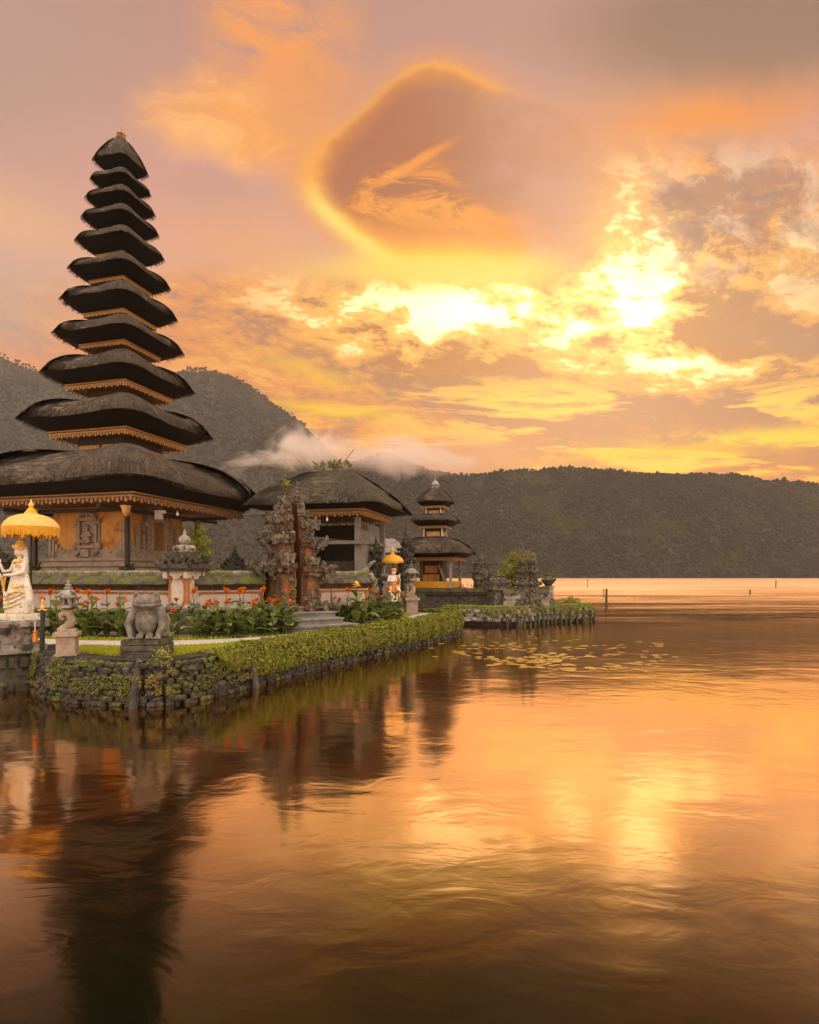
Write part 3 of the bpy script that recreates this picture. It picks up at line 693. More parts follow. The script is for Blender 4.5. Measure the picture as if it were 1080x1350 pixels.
def leaf_cloud(V, F, p, n, size, r_=rng):
    """append one leaf: a bent quad at p facing about n"""
    a = Vector((r_.uniform(-1, 1), r_.uniform(-1, 1), r_.uniform(-.6, .6))); nn = (Vector(n) + a * 0.7).normalized()
    t = nn.cross(Vector((r_.uniform(-1, 1), r_.uniform(-1, 1), r_.uniform(-1, 1)))); t.normalize(); u = nn.cross(t)
    s = size * r_.uniform(0.6, 1.25); b = len(V); p = Vector(p)
    V += [p - t * s, p + u * s * 0.45, p + t * s + nn * s * 0.2, p - u * s * 0.45]; F.append((b, b + 1, b + 2, b + 3))
def hedge():
    V, F = [], []; d0 = 5.9; d1 = LSH - 1.2
    for k in range(42000):
        t = rng.random() ** 1.15; d = d0 + (d1 - d0) * t; x, y, tx, ty = along(SH, d); nx, ny = ty, -tx
        grow = min(1.0, (d - d0) / 1.6 + 0.15)
        bulge = 0.05 * mnoise.noise(Vector((d * 1.7, 0, 3))) + 0.05 * mnoise.noise(Vector((d * 5.0, 2, 3)))
        far = 1 + 0.03 * (y - 11)
        if rng.random() < 0.42:               # top
            s = rng.uniform(-0.62, 0.20); z = ZG + (0.04 + 0.07 * grow) + bulge - 0.10 * max(0, s / 0.2) ** 2 - (0.10 if s < -0.5 else 0) + rng.uniform(-.05, .02)
            leaf_cloud(V, F, (x + nx * s, y + ny * s, z), (0, 0, 1), 0.036 * far)
        else:                                  # face hanging over the stones
            low = ZG - (0.10 + 0.50 * grow) + 0.16 * mnoise.noise(Vector((d * 2.3, 7, 1)))
            z = rng.uniform(0, 1); z = low + (ZG + 0.08 * grow - low) * (z ** 0.75); s = 0.17 + 0.07 * math.sin((z - low) / max(.05, ZG - low) * 3.1) + bulge + rng.uniform(-.04, .03)
            leaf_cloud(V, F, (x + nx * s, y + ny * s, z), (nx, ny, 0.35), 0.036 * far)
    o = npmesh('hedge', np.array([tuple(v) for v in V]), np.array(F), M['hedge_leaf'])
    tag(o, 'low clipped green hedge spilling over the lake wall', 'hedge')
hedge()

def moss_tufts():
    V, F = [], []
    for k in range(9000):
        d = rng.uniform(0.2, 8.5); x, y, tx, ty = along(SH, d); nx, ny = ty, -tx
        z = rng.uniform(0.22, 0.86)
        if mnoise.noise(Vector((d * 1.6, z * 3.5, 5))) < 0.02: continue
        s = 0.17 + (0.86 - z) * 0.10 + rng.uniform(-.02, .04)
        leaf_cloud(V, F, (x + nx * s, y + ny * s, z), (nx, ny, 0.5), 0.024)
    tag(npmesh('moss', np.array([tuple(v) for v in V]), np.array(F), M['bush_leaf']), 'moss and creeping weeds on the stone wall below the frog', kind='stuff')
moss_tufts()

# ------------------------------------------------------------------ thatched roofs
def roof(hx, hy, zm, lift, ztop, tx, ty, inx, iny, zin, seed, hip=0.08, p=1.7, n=9.0, straw=0, strawlen=0.5, fuzz=0.02, nf=96):
    """thick palm-fibre thatch: underside from the cornice out to the lip, then the convex top up to the neck. material 0 top, 1 underside"""
    mb = MB(); vs, fs, mi, uvs = [], [], [], []
    def ring(ax, ay, nn):
        out = []
        for k in range(nf):
            a = 2 * math.pi * (k + 0.5) / nf; c, s = math.cos(a), math.sin(a)
            out.append((ax * math.copysign(abs(c) ** (2 / nn), c), ay * math.copysign(abs(s) ** (2 / nn), s)))
        return out
    def cor(x, y, ax, ay): return (min(1, abs(x) / ax) * min(1, abs(y) / ay)) ** 1.6
    def top(t, x, y, ax, ay):
        c = cor(x, y, ax, ay); zl = zm + lift * c
        w = 1 - (1 - t) ** p
        return zl + (ztop - zl) * w + lipt * (1 - math.exp(-max(0.0, t) * 26)) * (1 - t) + hip * c * math.sin(math.pi * min(1, t * 1.05)) * (1 - t * 0.35)
    lipt = 0.085 * min(hx, hy) ** .8
    rings = []
    thick = 0.10 * min(hx, hy)
    for t in (0.0, 0.35, 0.75, 1.0):           # underside
        ax, ay = inx + (hx - inx) * t, iny + (hy - iny) * t; nn = 14 - (14 - n) * t
        rr = []
        for x, y in ring(ax, ay, nn):
            zl = zm + lift * cor(x, y, ax, ay) - (0.30 * thick)
            rr.append((x, y, zin + (zl - zin) * (t ** 1.25)))
        rings.append((rr, 1))
    for t in (0.0, 0.015, 0.04, 0.08, 0.13, 0.20, 0.32, 0.45, 0.58, 0.70, 0.82, 0.92, 1.0):
        ax, ay = hx + (tx - hx) * t, hy + (ty - hy) * t; nn = n + 1.0 * t
        if t == 0.0: ax, ay = hx * 1.004, hy * 1.004
        rings.append(([(x, y, top(t, x, y, ax, ay)) for x, y in ring(ax, ay, nn)], 0))
    L = 0.0
    for j, (rr, k) in enumerate(rings):
        if j: L += (Vector(rr[0]) - Vector(rings[j - 1][0][0])).length
        for i, (x, y, z) in enumerate(rr):
            q = mnoise.noise(Vector((x * 2.3 + seed, y * 2.3, z * 2.3))) * fuzz * 1.6 + mnoise.noise(Vector((x * 9 + seed, y * 9, z * 9))) * fuzz
            e = 1 + (q / max(hx, hy) if j > 1 else 0)
            vs.append((x * e, y * e, z + (q if j > 1 else 0))); uvs.append((i / nf * (hx + hy) * 4, L))
    for j in range(len(rings) - 1):
        for i in range(nf):
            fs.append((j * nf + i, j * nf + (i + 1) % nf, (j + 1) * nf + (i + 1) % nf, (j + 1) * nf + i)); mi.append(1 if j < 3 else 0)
    b = (len(rings) - 1) * nf; fs.append(tuple(b + i for i in range(nf))); mi.append(0)
    fs.append(tuple(reversed(range(nf)))); mi.append(1)
    for f, k in zip(fs, mi): pass
    mb.v = [tuple(v) for v in vs]; mb.f = fs; mb.mi = mi
    mb.uv = {k: [uvs[i] for i in f] for k, f in enumerate(fs)}
    r_ = random.Random(seed)
    for _ in range(straw):                     # loose fibres lying down the slope
        a = 2 * math.pi * r_.random(); t1 = r_.uniform(0.0, 0.9) if r_.random() > .16 else r_.uniform(0.0, .10); t0 = t1 - strawlen / max(0.3, hx - tx) * r_.uniform(0.5, 1.2); t0 = max(-0.05 - .06 * r_.random(), t0)
        pts = []; c, s = math.cos(a), math.sin(a); da = r_.uniform(-.05, .05)
        for t in (t1, (t0 + t1) / 2, t0):
            tc = max(0.0, t); ax, ay = hx + (tx - hx) * t, hy + (ty - hy) * t; nn = n + tc
            c, s = math.cos(a + da * (t1 - t)), math.sin(a + da * (t1 - t))
            x = ax * math.copysign(abs(c) ** (2 / nn), c); y = ay * math.copysign(abs(s) ** (2 / nn), s)
            z = top(tc, x, y, ax, ay) + r_.uniform(0.004, 0.03) + (1.3 * t if t < 0 else 0)
            pts.append(Vector((x, y, z)))
        w = r_.uniform(0.006, 0.019); sd = (pts[2] - pts[0]).cross(Vector((0, 0, 1)))
        if sd.length < 1e-5: continue
        sd = sd.normalized() * w
        uu = r_.uniform(0, 40); bb = len(mb.v)
        mb.v += [tuple(pts[0] - sd), tuple(pts[0] + sd), tuple(pts[1] - sd), tuple(pts[1] + sd), tuple(pts[2] - sd * .3), tuple(pts[2] + sd * .3)]
        for f in ((0, 1, 3, 2), (2, 3, 5, 4)):
            mb.uv[len(mb.f)] = [(uu, 0)] * 4; mb.f.append(tuple(bb + q for q in f)); mb.mi.append(0)
    return mb
def cornice(h, hy, z1, th, tooth, pitch=None):
    """stepped carved fascia under the thatch, with a fringe of little pendants"""
    mb = MB()
    mb.box((0, 0, z1 - th * .09), (2 * h, 2 * hy, th * .18)); mb.box((0, 0, z1 - th * .31), (2 * h * .96, 2 * hy * .96, th * .26), mi=1)
    mb.box((0, 0, z1 - th * .55), (2 * h * .985, 2 * hy * .985, th * .22)); mb.box((0, 0, z1 - th * .78), (2 * h * .955, 2 * hy * .955, th * .24), mi=1)
    zz = z1 - th * .62 - tooth * .5
    for (a, b, ux) in ((h * .975, hy * .975, 1), (hy * .975, h * .975, 0)):
        n = max(5, int(2 * a / (pitch or tooth * 1.15))); w = 2 * a / n
        for k in range(n):
            q = -a + w * (k + .5)
            for sgn in (-1, 1):
                zo = 0.3 * tooth * ((k % 2) - .5)
                if ux: mb.box((q, sgn * b, zz + zo), (w * .60, 0.03, tooth), top=1.0)
                else: mb.box((sgn * b, q, zz + zo), (0.03, w * .60, tooth), top=1.0)
    return mb
def shell_panels(mb, h, hy, z0, z1, nseg, mi=0, gap=0.12):
    """framed carved panels standing 3 mm proud on all four sides of a neck"""
    for (a, b, ux) in ((h, hy, 1), (hy, h, 0)):
        w = 2 * a / nseg
        for k in range(nseg):
            q = -a + w * (k + .5)
            for sgn in (-1, 1):
                c = (q, sgn * (b + .006), (z0 + z1) / 2) if ux else (sgn * (b + .006), q, (z0 + z1) / 2)
                s = (w * (1 - gap), 0.03, (z1 - z0) * .86) if ux else (0.03, w * (1 - gap), (z1 - z0) * .86)
                mb.box(c, s, mi=mi)
def curl(mb, p, out, up, size, turns=0.8, r0=None, mi=0, n=6, flip=1):
    """a carved flame curl: a horn that rises and rolls outward"""
    p, out, up = Vector(p), Vector(out).normalized(), Vector(up).normalized(); pts, rad = [], []; r0 = r0 or size * .20
    for i in range(8):
        t = i / 7; ang = flip * t * turns * 2 * math.pi * .55; q = out * (math.sin(ang) * size * .55 * (0.35 + .65 * t)) + up * (size * (t * .95 - .35 * (1 - math.cos(ang)) * t))
        pts.append(p + q); rad.append(r0 * (1 - .82 * t) + .004)
    mb.tube(pts, rad, n, mi)
def carving(mb, c, w, d, h, count, seed, mi=0, front=True):
    """a cluster of carved leaves, knobs and curls on a block w x d x h centred at c"""
    r_ = random.Random(seed)
    for _ in range(count):
        x = r_.uniform(-w / 2, w / 2); z = r_.uniform(-h / 2, h / 2); s = r_.uniform(.07, .15)
        side = r_.choice((0, 0, 1, 2, 3)); y = -d / 2
        if side == 1: x, y = w / 2, r_.uniform(-d / 2, d / 2)
        elif side == 2: x, y = -w / 2, r_.uniform(-d / 2, d / 2)
        elif side == 3: y = d / 2
        o = Vector((x, y, 0)).normalized(); p = (c[0] + x, c[1] + y, c[2] + z)
        if r_.random() < .5: curl(mb, p, o + Vector((0, 0, .2)), (o.x * .3, o.y * .3, 1), s * 1.6, r_.uniform(.6, 1.1), mi=mi)
        else: mb.ball(p, (s * .55, s * .5, s * .7), 7, 5, mi)

# ------------------------------------------------------------------ the eleven-tiered pagoda
TH = R(15.5)
CX, CY = -10.89, 22.9
def pagoda():
    t = thing('pagoda', 'tall eleven-tiered pagoda with stacked black thatched roofs and gilded cornices', 'pagoda', (CX, CY, 0), -TH)
    H = [.70, .74, .86, .95, 1.09, 1.25, 1.43, 1.60, 1.87, 2.36, 3.76]
    LZ = [17.90, 17.17, 16.42, 15.68, 14.80, 13.73, 12.57, 11.30, 9.85, 8.15, 5.72]
    CZ = [17.52, 16.86, 16.12, 15.28, 14.28, 13.28, 12.02, 10.86, 9.32, 7.55, 5.02]
    CH = [.36, .40, .45, .52, .62, .77, .91, 1.00, 1.31, 1.68, 3.34]
    TK = [.08, .08, .09, .10, .13, .16, .19, .22, .27, .32, .36]
    for i in range(11):
        lift = (.11 if i < 10 else .075) * H[i]; zm = LZ[i] - lift - .02 * H[i]
        if i == 0: ztop, tn = 18.86, .10
        else:
            nv = (.05, .06, .08, .09, .12, .15, .18, .26, .38, .38)[i - 1]
            ztop = CZ[i - 1] - TK[i - 1] - nv; tn = CH[i - 1] * .70
        big = H[i] * (1.085 if i else 1.05)
        mb = roof(big, big, zm, lift, ztop, tn, tn, CH[i] * 1.02, CH[i] * 1.02, CZ[i], 31 * i + 3, hip=.10 * big if i else .02, p=(1.4 if i in (0, 10) else 1.8), n=(6.0 if i == 10 else 5.2),
                  straw=(900, 900, 1000, 1200, 1500, 1900, 2400, 3200, 4600, 7500, 17000)[i], strawlen=.25 + .12 * big, fuzz=.012 + .007 * big)
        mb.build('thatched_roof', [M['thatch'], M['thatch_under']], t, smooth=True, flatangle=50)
        cornice(CH[i], CH[i], CZ[i], TK[i] * .60, TK[i] * .40, (.16 if i > 9 else .12) if i > 7 else .09).build('cornice', [M['gilt' if i < 10 else 'gilt_dull'], M['timber']], t)
        if i < 10:
            n0 = MB(); z1 = CZ[i] - TK[i] * .5; z0 = ztop_next(i, CZ, TK)
            hn = CH[i] * .60; n0.box((0, 0, (z0 + z1) / 2 - .1), (2 * hn, 2 * hn, z1 - z0 + .3)); nk = n0.build('neck_wall', M['wood'], t)
            pm = MB(); shell_panels(pm, hn, hn, z0, z0 + (z1 - z0) * .55, 2); pm.build('gilded_panel', M['gilt'], nk)
    # gilded finial
    f = MB(); f.lathe((0, 0, 18.84), [(.16, 0), (.19, .04), (.12, .08), (.15, .12), (.07, .17), (.13, .22), (.11, .28), (.04, .32), (.035, .38), (.012, .52)], 12)
    for k in range(4):
        a = k * math.pi / 2; curl(f, (.11 * math.cos(a), .11 * math.sin(a), 18.9), (math.cos(a), math.sin(a), 0), (0, 0, 1), .26)
    f.build('finial', M['gilt_dull'], t)
    # platform, plinth and cella
    b = MB(); b.box((0, 0, 1.25), (5.2, 5.2, 2.5)); b.box((0, 0, 2.40), (5.36, 5.36, .10)); b.build('platform', M['stone_dark'], t)
    b = MB(); hb = 1.55
    for z0, z1, e in ((2.5, 2.60, .42), (2.60, 2.72, .34), (2.72, 2.80, .40), (2.80, 2.92, .26), (2.92, 3.0, .32)): b.box((0, 0, (z0 + z1) / 2), (2 * (hb + e), 2 * (hb + e), z1 - z0))
    b.build('plinth', M['stone_pink'], t)
    b = MB(); b.box((0, 0, 3.9), (2 * hb, 2 * hb, 1.84)); body = b.build('cella_wall', M['ochre'], t)
    # carved stone relief: corner scrolls, low frieze, framed niche with a seated figure
    s = MB()
    for side in range(4):
        m4 = Matrix.Rotation(side * math.pi / 2, 4, 'Z'); s.M = m4
        y = -hb - .05
        s.box((0, y, 3.16), (2 * hb + .16, .12, .32))
        for sg in (-1, 1):
            for k in range(4): s.box((sg * (hb + .02 - k * .13), y - .03 + .012 * k, 3.24 + .14 * (3 - k) / 2), (.12, .16, .30 + .14 * (3 - k)), top=.8)
            curl(s, (sg * (hb - .52), y - .04, 3.20), (-sg, 0, 0), (0, 0, 1), .40, 1.0, .07)
            for k in range(5): s.box((sg * (hb - .06), y + .01, 3.66 + k * .15), (.22 - .02 * (k % 2), .09, .09))
        s.M = m4
        if side != 1:
            for sg in (-1, 1):
                s.box((sg * .36, y + .0, 3.86), (.10, .12, 1.1)); s.box((sg * .47, y + .02, 3.86), (.07, .07, 1.1))
                curl(s, (sg * .42, y - .03, 4.22), (sg, 0, 0), (0, 0, 1), .34, 1.0, .06); curl(s, (sg * .34, y - .08, 3.12), (sg, 0, 0), (0, 0, 1), .56, 1.1, .09); s.ball((sg * .50, y - .06, 3.44), (.10, .08, .14))
            s.box((0, y - .02, 3.42), (.62, .14, .10)); s.box((0, y - .06, 3.20), (.32, .20, .26)); s.box((0, y + .01, 4.38), (.80, .14, .12)); s.box((0, y + .03, 3.88), (.52, .05, .84))
            for a in range(7): s.ball((.30 * math.cos(a * math.pi / 6), y - .04, 4.46 + .14 * math.sin(a * math.pi / 6)), .075, 8, 6)
    s.M = Matrix(); s.build('stone_relief', M['stone_pink'], t)
    fg = [('b', (0, 0, .30), (.13, .07, .17)), ('b', (0, -.02, .53), (.075, .07, .09)), ('t', [(-.11, 0, .40), (-.2, -.03, .30), (-.08, -.07, .26)], [.045, .04, .03]), ('t', [(.11, 0, .40), (.2, -.03, .30), (.08, -.07, .26)], [.045, .04, .03]),
          ('t', [(-.06, 0, .14), (-.2, -.08, .10), (0, -.1, .05)], [.07, .06, .04]), ('t', [(.06, 0, .14), (.2, -.08, .10), (0, -.1, .05)], [.07, .06, .04]), ('l', (0, 0, .58), [(.08, 0), (.09, .04), (.05, .10), (.01, .16)])]
    o = sculpt('relief_figure', fg, .018, M['stone_pink'], t, 2); o.location = (0, -hb - .10, 3.50)
    # carved doorway on the side that faces the lake
    d = MB(); d.M = Matrix.Rotation(math.pi / 2, 4, 'Z')   # -Y of the template becomes +X
    y = -hb - .05
    for sg in (-1, 1):
        d.box((sg * .52, y, 3.86), (.16, .18, 1.2)); d.box((sg * .74, y + .02, 3.80), (.10, .12, 1.0))
        for k in range(6): d.ball((sg * .52, y - .10, 3.42 + k * .18), (.09, .06, .09), 8, 6); curl(d, (sg * .76, y - .04, 3.40 + k * .18), (sg, 0, .2), (0, 0, 1), .22, 1.0, .04)
        curl(d, (sg * .66, y - .10, 4.20), (sg, 0, 0), (0, 0, 1), .44, 1.1, .08)
        d.box((sg * 1.08, y + .02, 3.7), (.14, .10, 1.0)); d.box((sg * .60, y - .05, 4.25), (.10, .14, .7), ry=sg * .1)
    d.box((0, y - .02, 4.42), (1.3, .2, .16)); d.ball((0, y - .10, 4.52), (.24, .12, .17))
    for a in range(9): d.ball((.62 * math.cos(a * math.pi / 8), y - .05, 4.40 + .22 * math.sin(a * math.pi / 8)), .085, 8, 6)
    d.M = Matrix(); d.build('door_surround', M['stone_pink'], t)
    d = MB(); d.box((hb + .03, 0, 3.8), (.06, .56, 1.15)); dr = d.build('door', M['timber'], t)
    d = MB()
    for sg in (-1, 1): d.box((hb + .08, sg * .36, 3.8), (.14, .12, 1.25))
    d.box((hb + .08, 0, 4.42), (.14, .84, .08))
    for k in range(7): d.ball((hb + .16, -.36, 3.28 + k * .18), .05, 8, 6); d.ball((hb + .16, .36, 3.28 + k * .18), .05, 8, 6)
    d.build('gilded_frame', M['gilt'], dr)
    # veranda columns with carved feet and gilded brackets
    for sx, sy in ((1, -1), (1, 1), (-1, -1), (-1, 1)):
        x, y = 1.95 * sx, 1.95 * sy
        c = MB(); c.box((x, y, 3.62), (.12, .12, 1.78)); co = c.build('column', M['wood'], t)
        c = MB(); c.box((x, y, 2.60), (.32, .32, .24), top=.75); carving(c, (x, y, 2.70), .30, .30, .16, 10, 5 + sx + sy); c.build('column_foot', M['stone_dark'], co)
        c = MB(); c.box((x, y, 4.56), (.20, .20, .10)); c.box((x, y, 4.47), (.15, .15, .09))
        for k in range(4):
            a = k * math.pi / 2; curl(c, (x + .05 * math.cos(a), y + .05 * math.sin(a), 4.44), (math.cos(a), math.sin(a), 0), (0, 0, 1), .26, .8, .045)
        c.build('bracket', M['gilt_dull'], co)
    for x, y in ((3.0, -3.25), (-.6, -3.28)):
        c = MB(); c.lathe((x, y, 4.44), [(.02, -.18), (.10, -.06), (.13, .06), (.16, .16)], 4, rot=math.pi / 4); c.build('pendant', M['gilt'], t)
    c = MB()
    for sx in (-1, 1): c.box((sx * 1.95, 0, 4.62), (.14, 6.5, .12)); 
    for sy in (-1, 1): c.box((0, sy * 1.95, 4.655), (6.5, .14, .12))
    c.build('eave_beam', M['wood'], t)
    c = MB(); c.box((3.16, -1.9, 4.42), (.22, .14, .28)); c.box((3.22, -1.9, 4.52), (.30, .18, .10)); c.build('beam_end', M['stone_pale'], t)
def ztop_next(i, CZ, TK):
    nv = (.05, .06, .08, .09, .12, .15, .18, .26, .38, .38)[i]
    return CZ[i] - TK[i] - nv
pagoda()
def bulb(x, y, z, drop, label):
    t = thing('hanging_bulb', label, 'light bulb', (x, y, z), 0, 'bare bulbs hanging under the eaves')
    m = MB(); m.tube([(0, 0, 0), (0, 0, -drop)], .008, 5); m.build('wire', M['black_paint'], t)
    m = MB(); m.lathe((0, 0, -drop - .05), [(.022, 0), (.025, .05)], 8); m.build('socket', M['white_cloth'], t)
    m = MB(); m.ball((0, 0, -drop - .10), (.045, .045, .06), 10, 8); m.build('bulb', M['glass_bulb'], t)
e1 = Vector((math.sin(TH), math.cos(TH), 0)); e2 = Vector((-math.cos(TH), math.sin(TH), 0))
def at(px, py, Y): return (wx(px, Y), Y, wz(py, Y))
bulb(*at(234, 668, 20.6), .16, 'bare bulb hanging from the eave of the tall pagoda')
bulb(*at(431.5, 676, 22.6), .16, 'bare bulb hanging from the eave of the open pavilion')

# ------------------------------------------------------------------ open pavilion with a hipped thatch
def pavilion():
    cx, cy = -3.17, 24.9
    t = thing('pavilion', 'open stone pavilion under a single hipped thatched roof with mossy ridge', 'pavilion', (cx, cy, 0), -R(14))
    hx, hy = 2.0, 1.92
    mb = roof(hx + .70, hy + .66, 5.10, .10, 6.72, .62, .10, hx, hy, 4.92, 77, hip=.06, p=1.24, n=8.0, straw=9000, strawlen=.6, fuzz=.03)
    rf = mb.build('thatched_roof', [M['thatch_moss'], M['thatch_under']], t, smooth=True, flatangle=50)
    r = MB(); r.box((0, 0, 6.76), (1.50, .26, .18), top=.92); carving(r, (0, 0, 6.90), 1.4, .24, .22, 60, 9); carving(r, (-.05, 0, 7.0), .7, .2, .2, 30, 19)
    for sg in (-1, 1): curl(r, (sg * .68, 0, 6.80), (sg, 0, 0), (0, 0, 1), .40, .8, .06)
    r.ball((-.05, 0, 6.96), (.16, .10, .16), 8, 6); r.build('ridge_ornament', M['moss_top'], rf)
    a = MB(); a.tube([(.38, 0, 6.9), (.95, 0, 7.55)], .012, 5); a.build('lightning_rod', M['wood'], rf)
    cornice(hx, hy, 4.92, .24, .12, .15).build('cornice', [M['gilt_dull'], M['timber']], t)
    b = MB(); b.box((0, 0, 1.2), (3.9, 3.7, 2.4)); b.box((0, 0, 2.42), (4.06, 3.86, .12)); b.build('platform', M['concrete'], t)
    # upper floor beam and side slab
    b = MB(); b.box((0, -1.72, 3.66), (3.7, .16, .13)); b.box((1.72, 0, 3.70), (.18, 3.3, .13)); b.box((1.76, -1.66, 3.645), (.46, .46, .11)); b.build('floor_beam', M['concrete'], t)
    for x, y in ((1.66, -1.62), (-1.66, -1.62), (1.66, 1.62), (-1.66, 1.62)):
        p = MB(); p.box((x, y, 3.55), (.20, .20, 2.14)); p.build('post', M['concrete'], t)
    p = MB(); p.box((1.70, -.55, 3.04), (.10, 1.90, 1.18)); p.box((1.70, -.55, 2.55), (.14, 1.96, .16)); p.build('side_wall', M['concrete'], t)
    p = MB(); p.box((1.66, -.2, 4.10), (.06, 2.6, .72))
    p.build('bracket_panel', M['concrete'], t)
    k = MB()
    for i in range(3): k.ball((1.70, -1.30 + .32 * i, 4.30), (.02, .11, .16), 10, 8)  # flat black lumps stand in for the shade inside arched openings
    k.build('arch_shade', M['black_paint'], t)
    p = MB(); p.box((0, 1.60, 3.5), (3.1, .10, 2.2)); p.box((-1.66, 0, 3.4), (.10, 3.0, 2.0)); p.build('back_wall', M['wood'], t)
    p = MB(); p.box((-.3, -.6, 3.90), (2.4, .10, .06), ry=.10); p.build('roof_tie', M['timber'], t)
    p = MB(); p.box((0, .1, 2.72), (2.7, 2.6, .5)); p.build('bench', M['wood'], t)
    p = MB(); p.box((1.92, -1.66, 2.55), (.30, .40, .16)); curl(p, (1.95, -1.70, 2.5), (1, 0, 0), (0, 0, 1), .8, .5, .12); p.build('corner_scroll', M['stone'], t)
pavilion()

# ------------------------------------------------------------------ small three-tiered shrine on the islet
def small_shrine():
    t = thing('shrine', 'small three-tiered thatched shrine with yellow cloth on the far islet', 'shrine', (1.40, 33.0, 0), -R(17))
    H = [.88, 1.16, 1.90]; LZ = [6.46, 5.42, 3.70]; CZ = [6.14, 5.06, 3.36]; CH = [.62, .74, 1.42]; TK = [.10, .12, .18]
    tops = [7.18, 5.74, 4.50]; tn = [.10, .36, .50]
    for i in range(3):
        lift = .05 * H[i]
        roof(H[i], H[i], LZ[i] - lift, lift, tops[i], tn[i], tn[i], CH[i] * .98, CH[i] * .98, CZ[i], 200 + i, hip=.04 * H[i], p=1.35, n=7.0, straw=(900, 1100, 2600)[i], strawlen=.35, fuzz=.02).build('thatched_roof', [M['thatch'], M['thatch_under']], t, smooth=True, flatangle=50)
        cornice(CH[i], CH[i], CZ[i], TK[i], .06, .12).build('cornice', [M['gilt_dull'], M['timber']], t)
        if i < 2:
            n0 = MB(); z0 = tops[i + 1] - .1; z1 = CZ[i] - TK[i]; hn = (.40, .50)[i]
            n0.box((0, 0, (z0 + z1) / 2), (2 * hn - .1, 2 * hn - .1, z1 - z0)); nk = n0.build('neck_wall', M['wood'], t)
            pm = MB(); shell_panels(pm, hn - .05, hn - .05, z0 + .1, z0 + (z1 - z0) * .72, 1, gap=.2); pm.build('gilded_panel', M['gilt'], nk)
            for sx in (-1, 1):
                for sy in (-1, 1): fr = MB(); fr.box((sx * hn, sy * hn, (z0 + z1) / 2), (.07, .07, z1 - z0)); fr.build('post', M['white_stone'], nk)
    f = MB(); f.lathe((0, 0, 7.10), [(.20, 0), (.25, .07), (.15, .14), (.22, .24), (.18, .36), (.08, .46), (.03, .60)], 10)
    for k in range(4):
        a = k * math.pi / 2; curl(f, (.12 * math.cos(a), .12 * math.sin(a), 7.2), (math.cos(a), math.sin(a), 0), (0, 0, 1), .28)
    f.build('finial', M['stone'], t)
    for sx, sy in ((1, -1), (-1, -1), (1, 1), (-1, 1)):
        p = MB(); p.box((sx * 1.12, sy * 1.12, 2.48), (.13, .13, 1.5)); p.box((sx * 1.12, sy * 1.12, 1.86), (.26, .26, .26), top=.7); p.build('post', M['timber'] if sx < 0 else M['stone_pink'], t)
    b = MB(); b.box((0, 0, 1.3), (2.7, 2.7, .92)); b.box((0, 0, 1.72), (2.84, 2.84, .08)); b.build('platform', M['stone_dark'], t)
    b = MB(); b.box((-.1, .25, 2.60), (1.1, 1.0, 1.2)); b.build('cella', M['wood'], t)
    b = MB()
    for k in range(2): b.box((-.15, -.29 - k * .02, 2.25 + k * .50), (.9 - k * .2, .06, .44 - .05 * k))
    b.build('altar_cloth', M['ochre'], t)
    b = MB()
    for s in range(4):
        b.M = Matrix.Rotation(s * math.pi / 2, 4, 'Z')
        for k in range(14): b.box((-1.0 + k * .154, -1.12 - .012 * (k % 2), 1.93), (.15, .03, .34))
    b.M = Matrix(); b.build('skirt_cloth', M['yellow_cloth'], t)
    b = MB(); b.box((.55, -.75, 2.55), (.10, .08, .9), ry=-.35); b.build('hanging_cloth', M['stone_pink'], t)
small_shrine()

